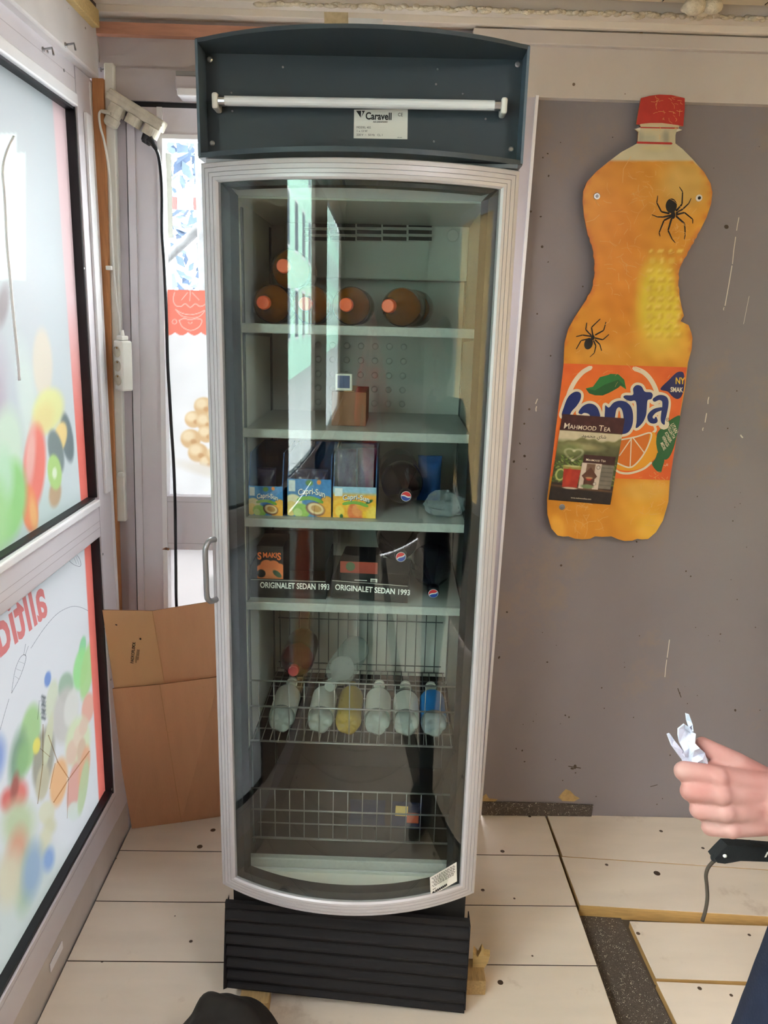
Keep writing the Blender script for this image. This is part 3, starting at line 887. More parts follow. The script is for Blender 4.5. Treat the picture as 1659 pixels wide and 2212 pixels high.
film('film', wl, lambda u, w: Vector((-0.829, 1.12+1.17*u, 1.185+1.075*w)), 190, 200, (208, 203, 208), paint_up)
film('film', wl, lambda u, w: Vector((-0.829, 1.12+1.15*u, 0.22+0.855*w)), 190, 180, (230, 220, 228), paint_low)
# mirrored red lettering (read from the street side), sketched lines
shl = Sheet(lambda x, y: Vector((-0.829, x, y)), (1, 0, 0))
p = onX(98, 1300, -0.829)
tx, tf = text2('alltid', 0.168, 0, 0, 0, 0.84, 0.022, shear=0.25)
tx = [(p.y+0.01-a, p.z-0.035-b) for a, b in tx]
decal('lettering', shl, [(tx, tf)], tint_mat('film_letters', (250, 160, 156)), 0.0004, wl)
shx = Sheet(lambda x, y: onX(x, y, -0.829), (1, 0, 0))
z3 = shx.sub(3.456, 0, 1160)
L = [stroke2(crom([(230, 830), (330, 680), (430, 570), (530, 520), (600, 525), (655, 550)], 6), 4, 4), stroke2(crom([(0, 1440), (30, 1330), (65, 1210)], 5), 4, 4),
     stroke2(crom([(85, 1165), (110, 1000), (150, 900), (185, 880), (190, 920), (150, 1040), (85, 1165)], 6), 4, 4), stroke2([(175, 880), (190, 800)], 4, 4), stroke2([(185, 885), (210, 815)], 4, 4),
     stroke2([(120, 985), (160, 1000)], 3, 4), stroke2([(110, 1040), (140, 1060)], 3, 4), stroke2([(140, 930), (180, 945)], 3, 4),
     stroke2(crom([(500, 160), (540, 120), (585, 150), (603, 200), (590, 220), (540, 200), (500, 160)], 5), 4, 4), stroke2([(540, 130), (570, 200)], 3, 4), stroke2([(560, 130), (590, 205)], 3, 4),
     stroke2([(280, 1360), (292, 1220)], 4, 4)]
decal('sketched_lines', z3, L, tint_mat('film_pencil', (196, 196, 200)), 0.0004, wl)
L = [stroke2([(320, 1400), (318, 1700), (280, 1990)], 7, 4), stroke2([(360, 1480), (430, 1680), (510, 1800)], 8, 4), stroke2([(665, 1600), (510, 1810), (400, 1980)], 8, 4), stroke2([(300, 1580), (370, 1640)], 5, 4),
     stroke2([(410, 1690), (370, 1880)], 5, 4), stroke2([(510, 1810), (500, 2100)], 4, 4)]
decal('basket_lines', z3, L, tint_mat('film_basket', (214, 196, 176)), 0.0005, wl)
# seam in the film with the offset lower piece
# films of the bays behind the camera (they show in the refrigerator door)
def paint_bay(P):
    pass
v, f = grid_geo(lambda u, w: Vector((-0.829, -0.03+0.70*u, 0.23+0.82*w)), 40, 60)
o = mesh('film', v, f, 'film_print', wl)
A = np.array([tuple(q) for q in v]); P = Paint((A[:, 1]+0.13)*1200, A[:, 2]*1000, (232, 228, 224))
P.ell(500, 420, 330, 260, (236, 186, 120), 0, 0.2); P.ell(520, 760, 260, 220, (222, 120, 96), 0, 0.3); P.ell(380, 640, 120, 160, (200, 86, 70), 0, 0.4)
for k in range(12):
    P.grad(lambda x, y: np.clip(1-np.abs((x+y*0.6)-(260+k*90))/10, 0, 1)*np.clip((700-np.abs(y-400))/50, 0, 1), (150, 90, 50))
    P.grad(lambda x, y: np.clip(1-np.abs((x-y*0.6)-(-200+k*90))/10, 0, 1)*np.clip((700-np.abs(y-400))/50, 0, 1), (150, 90, 50))
colour_attr(o, P.c)
box('film', -0.8292, -0.8288, -1.93, -0.64, 0.23, 1.06, 'film_white', wl)

# header boards over the storefront
t9 = struct(box('trim_9', -0.868, -0.775, -2.5, 2.385, 2.352, 2.50, 'left_board', bev=0.006))
box('lath', -0.80, -0.755, -2.5, 2.352, 2.468, 2.512, 'raw_wood', t9, bev=0.003)
struct(box('trim_10', -0.868, -0.765, -2.5, 2.40, 2.513, 2.585, 'dark_wood', bev=0.002))
def hook(px, py):
    p = onX(px, py, -0.775)
    v, f = join_geo(tube_geo([p, p+Vector((0.022, 0, 0.004)), p+Vector((0.026, -0.004, -0.012))], 0.0025, 6), disc_at(p, (1, 0, 0), 0.006, 0.003, 8))
    mesh('screw_hook', v, f, 'steel_dull', t9)
hook(141, 97); hook(217, 150); hook(92, 107)
# ---- corner batten and duct
KB = dict(kx=0.030, zr=2.2)
struct(sbox('trim_11', -0.798, -0.766, 2.374, 2.41, 0.0, 2.352, 'batten_wood', bev=0.002, **KB))
struct(sbox('trim_12', -0.768, -0.740, 2.385, 2.412, 1.075, 2.395, 'white_plastic', bev=0.004, **KB))
struct(sbox('trim_13', -0.92, -0.742, 2.413, 2.47, 0.0, 2.40, 'alu_dark', **KB))
struct(box('trim_14', -0.93, -0.815, 2.377, 2.4125, 0.0, 2.35, 'alu_dark'))
struct(box('trim_15', -0.93, -0.78, 2.402, 2.47, 2.401, 2.585, 'header_board'))

# ---- right wall with a yellow-blinded window, front wall (both behind the camera, they light the room)
wr = setting('wall_right', (2.2, 0, 0))
box('wall_panel', 2.2, 2.28, -2.6, -0.7, 0, 2.585, 'right_wall_paint', wr)
box('wall_panel', 2.2, 2.28, 1.5, 2.5, 0, 2.585, 'right_wall_paint', wr)
box('wall_panel', 2.2, 2.28, -0.7, 1.5, 0, 0.75, 'right_wall_paint', wr)
box('wall_panel', 2.2, 2.28, -0.7, 1.5, 2.3, 2.585, 'right_wall_paint', wr)
w5 = setting('window_1', (2.24, 0.4, 0.75))
for y0, y1, z0, z1 in [(-0.7, 1.5, 0.75, 0.80), (-0.7, 1.5, 2.24, 2.3), (-0.7, -0.64, 0.8, 2.24), (1.44, 1.5, 0.8, 2.24), (0.36, 0.44, 0.8, 2.24)]:
    box('frame_bar', 2.2, 2.26, y0, y1, z0, z1, 'alu_frame', w5)
box('pane', 2.235, 2.239, -0.65, 1.45, 0.79, 2.25, 'pane_glass', w5)
box('blind', 2.232, 2.2325, -0.65, 0.38, 0.79, 2.25, 'film_yellow', w5)
box('blind', 2.232, 2.2325, 0.42, 1.45, 0.79, 2.25, 'film_yellow', w5)
wf = struct(box('wall_front', -0.9, 2.3, -2.62, -2.5, 0, 2.585, 'front_wall', loc=(0.7, -2.56, 0)))
for k in range(18):
    box('panel_board', -0.86+k*0.172, -0.86+k*0.172+0.168, -2.5, -2.488, 0.0, 2.58, 'front_wall', wf, bev=0.003)
# ceiling lamp to the right behind the camera
for x_, y_, l_ in [(0.95, -0.35, 'long flat lit lamp on the ceiling above the right side of the room')]:
    lp = thing('ceiling_lamp', l_, 'lamp', (x_, y_, 2.545))
    box('housing', x_-0.17, x_+0.17, y_-0.65, y_+0.65, 2.512, 2.545, 'alu_white', lp, bev=0.004)
    box('diffuser', x_-0.15, x_+0.15, y_-0.62, y_+0.62, 2.502, 2.512, 'lamp_glow', lp)
# closing piece of the left corner above and back wall behind the fridge is the glazed door

# ================================================================== OUTDOORS (seen through the glazed door and in reflections)
gr = struct(mesh('ground', [(-60, -60, -0.2), (60, -60, -0.2), (60, 60, -0.2), (-60, 60, -0.2)], [(0, 1, 2, 3)], 'asphalt'))
def tree(loc, h, r, label, n=1400, seed=1):
    rs = random.Random(seed)
    t = thing('tree', label, 'tree', loc)
    V, Fc = [], []
    for k in range(n):
        a, b = rs.uniform(0, 6.283), rs.uniform(-1, 1)
        rr_ = r*rs.uniform(0.35, 1.0)**0.6
        q = Vector((loc[0]+rr_*math.cos(a)*math.sqrt(1-b*b), loc[1]+rr_*math.sin(a)*math.sqrt(1-b*b), loc[2]+h+rr_*b*1.25))
        u = Vector((rs.uniform(-1, 1), rs.uniform(-1, 1), rs.uniform(-1, 1))).normalized(); w = u.orthogonal().normalized()
        s1 = rs.uniform(0.06, 0.13)
        i = len(V); V += [q-u*s1, q+w*s1*0.5, q+u*s1, q-w*s1*0.5]; Fc.append((i, i+1, i+2, i+3))
    tag(mesh('foliage', V, Fc, 'leaf_out', t), kind='stuff')
    tube('trunk', [loc, (loc[0]+0.1, loc[1], loc[2]+h*0.5), (loc[0], loc[1], loc[2]+h)], [0.18, 0.13, 0.08], 'bark_out', t)
    return t
p = onY(398, 470, 9.0)
tree((p.x+0.2, 9.0, -0.2), 2.7, 1.5, 'bluish green tree outside, seen through the narrow glazed door', 1800, 3)
tree((-9, -1.5, -0.2), 3.2, 2.0, 'green street tree across the road on the storefront side', 1200, 4)
pp = onY(433, 500, 3.6)
tg = thing('post', 'rough grey post standing right outside the glazed door', 'post', (pp.x, 3.6, -0.2))
tube('shaft', [(pp.x+0.03, 3.6, -0.2), (pp.x+0.02, 3.6, 1.2), (pp.x+0.015, 3.6, 2.9)], [0.035, 0.033, 0.03], 'bark_out', tg, 10)
a, b = onY(374, 545, 3.7), onY(432, 492, 3.7)
tube('brace', [a-(b-a)*1.0, b], 0.022, 'bark_out', tg, 8)
a, b = onY(360, 438, 4.2), onY(470, 440, 4.2)
bt = thing('barrier_board', 'red and white striped barrier board outside behind the post', 'barrier', (a.x, 4.2, -0.2))
for k in range(8):
    x0 = a.x-0.03+k*0.085
    box('stripe', x0, x0+0.083, 4.19, 4.215, a.z-0.03, a.z+0.028, 'barrier_red' if k % 2 == 0 else 'barrier_white', bt)
for x0 in (a.x-0.03, a.x+0.6):
    box('leg', x0, x0+0.03, 4.216, 4.24, -0.2, a.z, 'barrier_white', bt)
# street facade opposite the storefront (reflected in the refrigerator glass)
fc = thing('street_facade', 'pale green house front across the street', 'building', (-14, 0, -0.2))
box('wall', -15, -14, -62, 14, -0.2, 8, 'facade_green', fc)
for k in range(-15, 9):
    for j in range(3):
        w_ = box('window', -14.02, -13.96, -14.6+k*3.1, -13.2+k*3.1, 1.0+j*2.8, 2.7+j*2.8, 'alu_white', fc)
        box('pane', -13.97, -13.945, -14.5+k*3.1, -13.3+k*3.1, 1.1+j*2.8, 2.6+j*2.8, 'facade_window', w_)

# ================================================================== REFRIGERATOR
FRX, FRY, FRA = -0.030, 1.60, math.radians(-2.0)
fr = thing('refrigerator', 'tall black and silver display refrigerator with curved glass door', 'refrigerator', (FRX, FRY, 0), (0, 0, FRA))
FM = Matrix.Translation((FRX, FRY, 0)) @ Matrix.Rotation(FRA, 4, 'Z')
FMI = FM.inverted()
_fn = FM.to_3x3() @ Vector((0, 1, 0))
def FL(px, py, yl):
    """pixel -> refrigerator-local point on the plane y = yl"""
    d = ray(px, py); o = FM @ Vector((0, yl, 0))
    t = (o-CAM).dot(_fn)/d.dot(_fn)
    return FMI @ (CAM+d*t)
def FWd(p): return FM @ Vector(p)
XD, RD = 0.307, 0.5686
Z0, Z1 = 0.374, 2.005
def arc(x): return -(math.sqrt(RD*RD-x*x)-math.sqrt(RD*RD-XD*XD))
def dpt(x, z, d=0.0):
    nx, ny = x/RD, -math.sqrt(1-(x/RD)**2)
    return Vector((x+nx*d, arc(x)+ny*d, z))
def fbox(nm, x0, x1, y0, y1, z0, z1, m, parent=None, bev=0.0, label=None):
    return box(nm, x0, x1, y0, y1, z0, z1, m, parent or fr, bev, local=True, label=label)
# cabinet shell
g = join_geo(box_geo(-0.300, -0.256, 0.045, 0.56, 0.33, 2.0), box_geo(0.256, 0.300, 0.045, 0.56, 0.33, 2.0), box_geo(-0.256, 0.256, 0.505, 0.56, 0.33, 2.0),
             box_geo(-0.256, 0.256, 0.045, 0.505, 1.955, 2.0), box_geo(-0.256, 0.256, 0.045, 0.505, 0.33, 0.385))
mesh('cabinet', *g, 'fridge_white', fr, local=True)
fbox('liner_side', -0.256, -0.252, 0.048, 0.505, 0.385, 1.955, 'liner')
fbox('liner_side', 0.252, 0.256, 0.048, 0.505, 0.385, 1.955, 'stucco_alu', label='mottled bright aluminium side lining')
fbox('liner_back', -0.252, 0.252, 0.497, 0.505, 0.385, 1.955, 'liner')
fbox('liner_top', -0.252, 0.252, 0.048, 0.497, 1.951, 1.955, 'liner')
fbox('inner_floor', -0.252, 0.252, 0.05, 0.497, 0.385, 0.395, 'inner_floor')
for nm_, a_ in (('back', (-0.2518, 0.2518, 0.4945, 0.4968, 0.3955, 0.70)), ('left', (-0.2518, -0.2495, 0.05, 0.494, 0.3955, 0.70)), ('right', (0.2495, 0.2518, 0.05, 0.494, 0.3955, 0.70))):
    fbox('lower_liner_shaded', *a_, 'lower_liner_shaded')  # dark panels added: the lower inside's own dark tone with shade in the colour
fbox('floor_lip', -0.252, 0.252, 0.048, 0.066, 0.385, 0.412, 'shelf_rail', None, 0.003)
fbox('front_panel', -0.256, 0.256, 0.036, 0.0449, 0.33, 0.384, 'liner')
for s in (-1, 1):
    fbox('door_seal', s*0.300 if s < 0 else 0.262, -0.262 if s < 0 else 0.300, 0.030, 0.0449, 0.36, 1.99, 'gasket_black')
# embossed dimples on the back wall
dm = []
for i in range(7):
    for j in range(5):
        dm.append(xform(lathe_geo([(0.0085, 0), (0.0075, 0.0015), (0.004, 0.0022)], 10), Matrix.Translation((-0.13+i*0.038, 0.4968, 1.50+j*0.038)) @ Matrix.Rotation(math.pi/2, 4, 'X')))
v, f = join_geo(*dm)
tag(mesh('back_dimples', v, f, 'liner', fr, local=True, smooth=True), kind='stuff')
# evaporator cover with slotted grille
ev = fbox('grille_panel', -0.21, 0.252, 0.435, 0.496, 1.82, 1.951, 'grille_panel', None, 0.004)
cols = [(882.6, 932.5), (827, 878), (771, 824), (713, 768), (657, 710)]
rws = [472, 487, 501.5, 516]
for (xa, xb_) in cols:
    for yy in rws:
        pa, pb = FL(xa, yy-5, 0.434), FL(xb_, yy+5, 0.434)
        fbox('grille_slot', pa.x, pb.x, 0.4335, 0.4349, pb.z, pa.z, 'dark_slot', ev)
        # raised rim gives the slot its depth
        w_ = 0.0022
        g = join_geo(box_geo(pa.x-w_, pb.x+w_, 0.428, 0.4352, pa.z, pa.z+w_), box_geo(pa.x-w_, pb.x+w_, 0.428, 0.4352, pb.z-w_, pb.z),
                     box_geo(pa.x-w_, pa.x, 0.428, 0.4352, pb.z, pa.z), box_geo(pb.x, pb.x+w_, 0.428, 0.4352, pb.z, pa.z))
        mesh('slot_rim', *g, 'grille_panel', ev, local=True)
kc = FL(978, 509, 0.434)
mesh('thermostat_cover', *xform(lathe_geo([(0.0165, 0), (0.0165, 0.001), (0.0150, 0.0012), (0.0148, 0.004), (0.013, 0.005)], 24), Matrix.Translation((kc.x, 0.4348, kc.z)) @ Matrix.Rotation(math.pi/2, 4, 'X')), 'grille_panel', ev, local=True, smooth=False)
# lower machine compartment and corrugated kick plate
mesh('machine_housing', *join_geo(box_geo(-0.295, 0.295, 0.06, 0.55, 0.045, 0.33)), 'inner_dark', fr, local=True)
nz, nx = 84, 2
V, Fc = [], []
for j in range(nz+1):
    t = j/nz
    for i in range(nx+1):
        u = i/nx
        x = -0.304+0.606*u
        ztop = 0.315-0.030*u; zbot = 0.058-0.052*u
        z = zbot+(ztop-zbot)*t
        wv = 0.007*math.cos(2*math.pi*7.2*t) if 0.02 < t < 0.93 else 0.0
        V.append((x, 0.004-wv, z))
n1 = len(V)
V += [(x, y+0.012, z) for x, y, z in V]
for j in range(nz):
    for i in range(nx):
        a = j*(nx+1)+i
        Fc += [(a, a+1, a+nx+2, a+nx+1), (a+n1, a+nx+1+n1, a+nx+2+n1, a+1+n1)]
for j in range(nz):
    for i in (0, nx):
        a = j*(nx+1)+i
        Fc.append((a, a+nx+1, a+nx+1+n1, a+n1))
for i in range(nx):
    Fc += [(i, i+n1, i+1+n1, i+1), (nz*(nx+1)+i, nz*(nx+1)+i+1, nz*(nx+1)+i+1+n1, nz*(nx+1)+i+n1)]
kp = mesh('kick_plate', V, Fc, 'kick_black', fr, local=True)
mesh('side_flange', [(-0.304, 0.002, 0.06), (-0.313, -0.004, 0.06), (-0.309, 0.002, 0.19), (-0.304, 0.002, 0.30), (-0.304, 0.05, 0.06), (-0.313, 0.05, 0.06), (-0.309, 0.05, 0.19), (-0.304, 0.05, 0.30)],
     [(0, 1, 2, 3), (7, 6, 5, 4), (1, 5, 6, 2), (2, 6, 7, 3), (0, 4, 5, 1)], 'kick_black', kp, local=True)
fbox('side_flange', 0.3015, 0.304, 0.0, 0.05, 0.02, 0.275, 'kick_black', kp)
# door: aluminium frame (mitred, grooved), black gasket border, curved glass, handle, sticker
dr = fbox('door', -0.2995, -0.2945, 0.012, 0.030, 0.40, 1.98, 'alu_dark', None, 0.0)   # hinge-side carrier
prof = [(0, -0.03), (0, 0), (0.002, 0.003), (0.0095, 0.0042), (0.0099, 0.0022), (0.0106, 0.0022), (0.0108, 0.0042), (0.0185, 0.0046), (0.0189, 0.0026), (0.0196, 0.0026), (0.0198, 0.0046),
        (0.0265, 0.0046), (0.0269, 0.0028), (0.0275, 0.0028), (0.0277, 0.0046), (0.0330, 0.0040), (0.0365, 0.0005), (0.0365, -0.03)]
npf = len(prof)
def sweep(fn, n):
    V, Fc = [], []
    for i in range(n+1):
        for (u, d) in prof: V.append(fn(i/n, u, d))
    for i in range(n):
        for k in range(npf):
            a = i*npf+k; b = i*npf+(k+1) % npf
            Fc.append((a, b, b+npf, a+npf))
    Fc.append(tuple(range(npf-1, -1, -1))); Fc.append(tuple(range(n*npf, (n+1)*npf)))
    return V, Fc
for s in (-1, 1):
    mesh('frame_stile', *sweep(lambda t, u, d: dpt(s*(XD-u), Z0+u+t*(Z1-Z0-2*u), d), 1), 'door_alu', dr, local=True)
mesh('frame_rail', *sweep(lambda t, u, d: dpt(-XD+u+t*2*(XD-u), Z1-u, d), 32), 'door_alu', dr, local=True)
mesh('frame_rail', *sweep(lambda t, u, d: dpt(-XD+u+t*2*(XD-u), Z0+u, d), 32), 'door_alu', dr, local=True)
prof = [(0.034, -0.030), (0.034, -0.0068), (0.056, -0.0068), (0.058, -0.030)]; npf = 4
for s in (-1, 1):
    mesh('glass_border', *sweep(lambda t, u, d: dpt(s*(XD-u), Z0+u+t*(Z1-Z0-2*u), d), 1), 'gasket_black', dr, local=True)
mesh('glass_border', *sweep(lambda t, u, d: dpt(-XD+u+t*2*(XD-u), Z1-0.034-(u-0.034)*0.55, d), 32), 'gasket_black', dr, local=True)
mesh('glass_border', *sweep(lambda t, u, d: dpt(-XD+u+t*2*(XD-u), Z0+u, d), 32), 'gasket_black', dr, local=True)
xg, n = XD-0.0345, 40
V, Fc = [], []
za_, zb_ = Z0+0.0345, Z1-0.0345
for d_ in (-0.0022, -0.0062):
    o_ = len(V)
    for i in range(n+1):
        x = -xg+2*xg*i/n
        V += [dpt(x, za_, d_), dpt(x, zb_, d_)]
    for i in range(n):
        q_ = (o_+2*i, o_+2*i+2, o_+2*i+3, o_+2*i+1)
        Fc.append(q_ if d_ > -0.004 else q_[::-1])
mesh('glass', V, Fc, 'door_glass', dr, local=True, smooth=True)
# handle on the left stile
hp = [dpt(-0.292, 0, 0.004)]
za, zb = FL(480, 1163, 0.0).z, FL(480, 1291, 0.0).z
def hpt(d, z): q = dpt(-0.297, z, d); return q
pts = [hpt(0.002, za), hpt(0.020, za+0.001), hpt(0.030, za-0.008), hpt(0.034, za-0.022), hpt(0.034, (za+zb)/2), hpt(0.034, zb+0.020), hpt(0.030, zb+0.007), hpt(0.020, zb), hpt(0.002, zb)]
pts = [Vector(q) for q in crom(pts, 5)]
hd = mesh('handle', *tube_geo(pts, 0.0062, 12), 'steel_dull', dr, local=True, smooth=True, label='brushed steel bar handle')
# sticker at the lower right of the glass
q4 = [FL(928, 1880, -0.03), FL(987, 1864, -0.03), FL(988, 1907, -0.03), FL(930, 1921, -0.03)]
q4 = [dpt(q.x, q.z, -0.0012) for q in q4]
st = mesh('door_sticker', q4, [(0, 1, 2, 3)], 'sticker_white', dr, local=True)
shs = Sheet(lambda u, w: FM @ (q4[0]*(1-u)*(1-w)+q4[1]*u*(1-w)+q4[2]*u*w+q4[3]*(1-u)*w), FM.to_3x3() @ Vector((0.38, -0.92, 0)))
L = []
for k in range(8):
    x = 0.06+0.04*(k % 3)
    while x < 0.9:
        ln = random.uniform(0.03, 0.09); L.append(stroke2([(x, 0.1+0.065*k), (min(x+ln, 0.93), 0.1+0.065*k)], 0.03, 0)); x += ln+0.025
L += [stroke2([(0.08, 0.70), (0.2, 0.70)], 0.03, 0), stroke2([(0.05, 0.95), (0.1, 0.82), (0.13, 0.9)], 0.05, 4)]
x = 0.17
while x < 0.62:
    L.append(stroke2([(x, 0.92), (x+0.03, 0.80), (x+0.05, 0.90)], 0.035, 4)); x += 0.065
decal('sticker_text', shs, L, 'ink_black', 0.0006, st)

# canopy: flat recessed panel between two curved flanges, with tube and rating plate
CZ0, CZ1, CP = 2.020, 2.216, 0.055
cp = fbox('canopy', -0.308, 0.308, CP, CP+0.05, CZ0, CZ1, 'canopy_grey')
def flange(nm, z0, z1, dz):
    V, Fc = [], []
    n = 32
    for i in range(n+1):
        x = -0.311+0.622*i/n; xx_ = max(min(x, 0.3069), -0.3069)
        y = arc(xx_)*1.0-0.004
        V += [(x, y, z0+dz), (x, y, z1+dz), (x, CP+0.05, z1), (x, CP+0.05, z0)]
    for i in range(n):
        for k in range(4):
            a = i*4+k; b = i*4+(k+1) % 4
            Fc.append((a, b, b+4, a+4))
    Fc += [(3, 2, 1, 0), (n*4, n*4+1, n*4+2, n*4+3)]
    return mesh(nm, V, Fc, 'canopy_grey', cp, local=True)
flange('top_flange', CZ1-0.003, CZ1+0.004, 0.0)
flange('bottom_flange', CZ0-0.006, CZ0+0.003, 0.0)
for s in (-1, 1):
    fbox('side_flange', s*0.309-0.0025, s*0.309+0.0025, -0.006, CP+0.05, CZ0-0.003, CZ1+0.002, 'canopy_edge', cp)
for (px, py) in [(441, 128), (1119, 139), (447, 309), (1104, 323)]:
    q = FL(px, py, CP); q.x = max(min(q.x, 0.298), -0.298)
    mesh('screw', *xform(lathe_geo([(0.0055, 0), (0.0055, 0.0015), (0.0035, 0.003)], 10), Matrix.Translation((q.x, CP, q.z)) @ Matrix.Rotation(math.pi/2, 4, 'X')), 'steel', cp, local=True)
for (px, py) in [(611, 145), (945, 150), (942, 182), (500, 200), (502, 240), (1000, 203), (1049, 257), (937, 306)]:
    q = FL(px, py, CP)
    mesh('rivet', *xform(lathe_geo([(0.0022, 0), (0.0022, 0.001), (0.001, 0.002)], 8), Matrix.Translation((q.x, CP, q.z)) @ Matrix.Rotation(math.pi/2, 4, 'X')), 'steel_dull', cp, local=True)
ty = CP-0.030
a, b = FL(486, 218, ty), FL(1068, 228, ty)
mesh('fluorescent_tube', *tube_geo([a, b], 0.0092, 16), 'tube_white', cp, local=True, smooth=False, label='white fluorescent tube, unlit')
for (q, s) in ((a, -1), (b, 1)):
    mesh('tube_cap', *tube_geo([q, q+Vector((s*0.012, 0, 0))], 0.0095, 14), 'steel', cp, local=True)
    fbox('tube_holder', q.x+s*0.018-0.006, q.x+s*0.018+0.006, ty-0.011, CP, q.z-0.016, q.z+0.013, 'white_plastic', cp, 0.004)
shc = Sheet(lambda x, y: FM @ FL(x, y, CP), FM.to_3x3() @ Vector((0, -1, 0)))
pl = decal('rating_plate', shc, [poly2([(765, 237), (881, 236), (880, 301), (764, 299)])], 'sticker_white', 0.0008, cp)
z5 = shc.sub(2.183, 400, 0)
_pp = decal('plate_print', z5, [poly2([(806, 523), (830, 523), (828, 556)]), poly2([(832, 523), (848, 523), (830, 556), (838, 532)]),
                          text2('Caravell', 47, 850, 563, 0.02, 0.80, 0.028), text2('CE', 24, 1003, 549, 0.02, 0.8, 0.0), text2('A/S DENMARK', 12, 886, 579, 0.01, 0.9, 0.0),
                          text2('MODEL 402', 14, 808, 606, 0.01, 0.95, 0.0), text2('1 x 13 W', 14, 808, 623, 0.01, 0.95, 0.0), text2('220 V  ~  50 Hz   CL. I', 14, 808, 641, 0.01, 0.95, 0.0), text2('495-401', 8, 1000, 652, 0, 0.9, 0)], 'ink_black', 0.0012, pl)
tag(_pp, kind='stuff')
fbox('hinge_plate', 0.18, 0.30, -0.02, 0.04, 2.006, 2.013, 'bracket_grey')
fbox('top_gap', -0.298, 0.298, 0.0, 0.05, 2.004, 2.014, 'fridge_white')

# shelves
SH = [1.705, 1.482, 1.280, 1.081]
for zt in SH:
    s_ = fbox('shelf', -0.247, 0.247, 0.078, 0.45, zt-0.008, zt, 'shelf_grey', None, 0.0015)
    fbox('shelf_rail', -0.250, 0.250, 0.064, 0.0779, zt-0.018, zt+0.002, 'shelf_rail', s_, 0.002)
    for s in (-1, 1):
        mesh('bracket', [(s*0.2515, 0.075, zt-0.010), (s*0.2515, 0.45, zt-0.010), (s*0.2515, 0.45, zt-0.035), (s*0.2515, 0.12, zt-0.022),
                         (s*0.2475, 0.075, zt-0.010), (s*0.2475, 0.45, zt-0.010), (s*0.2475, 0.45, zt-0.035), (s*0.2475, 0.12, zt-0.022)],
             [(0, 1, 2, 3), (7, 6, 5, 4), (0, 4, 5, 1), (1, 5, 6, 2), (2, 6, 7, 3), (3, 7, 4, 0)], 'bracket_grey', s_, local=True)
for s in (-1, 1):
    for yy in (0.10, 0.46):
        fbox('shelf_upright', s*0.2515-0.003, s*0.2515+0.003, yy-0.008, yy+0.008, 0.42, 1.94, 'bracket_grey')
# wire baskets
def wires(segs, r=0.0016): return join_geo(*[tube_geo([a, b], r, 6) for a, b in segs])
def basket(zf, zr1, zr2, back):
    o = mesh('wire_basket', *wires([((-0.245, 0.075+0.4*k/7, zf), (0.245, 0.075+0.4*k/7, zf)) for k in range(8 if back else 2)], 0.0018), 'wire', fr, local=True, smooth=True)
    rails = [((-0.248, 0.072, zr1), (0.243, 0.072, zr1)), ((-0.248, 0.072, zr2), (0.243, 0.072, zr2)), ((-0.248, 0.072, zf), (0.243, 0.072, zf))]
    mesh('front_rail', *wires(rails, 0.0022), 'wire', o, local=True, smooth=True)
    mesh('front_wires', *wires([((-0.225+0.47*k/13, 0.072, zf-0.002), (-0.225+0.47*k/13, 0.072, zr1)) for k in range(14)], 0.0013), 'wire', o, local=True, smooth=True)
    if back: mesh('floor_wires', *wires([((-0.24+0.48*k/24, 0.072, zf+0.002), (-0.24+0.48*k/24, 0.47, zf+0.002)) for k in range(25)], 0.0013), 'wire', o, local=True, smooth=True)
    if back:
        mesh('back_wires', *wires([((-0.235+0.45*k/16, 0.475, zf), (-0.235+0.45*k/16, 0.475, back)) for k in range(17)]+[((-0.24, 0.475, z), (0.235, 0.475, z)) for z in (back, back-0.055, zf+0.02)], 0.0016), 'bracket_grey', o, local=True, smooth=True)
    return o
basket(0.722, 0.882, 0.815, 0.935)
basket(0.452, 0.592, 0.533, None)

# wooden blocks under the machine
bl = tag(box('wood_block', 0.262, 0.335, 1.655, 1.73, 0, 0.044, 'pine_block', bev=0.002), 'square wooden block under the right edge of the kick plate', 'wood block')
V = [onY(*q, 1.70) for q in [(1020, 2112), (1022, 2056), (1032, 2068), (1040, 2052), (1046, 2064), (1058, 2066), (1054, 2080), (1046, 2092), (1040, 2100), (1030, 2098)]]
n = len(V)
tag(mesh('wood_splinter', V+[q+Vector((0.004, 0.022, 0.0)) for q in V], [tuple(range(n-1, -1, -1)), tuple(range(n, 2*n))]+[(i, (i+1) % n, (i+1) % n+n, i+n) for i in range(n)], 'raw_wood', loc=V[0]), 'splintered pale wood piece beside the right end of the kick plate', 'wood piece')
tag(box('wood_block', -0.300, -0.226, 1.585, 1.64, 0, 0.044, 'pine_block', bev=0.002), 'small wooden block under the left front corner of the refrigerator', 'wood block')

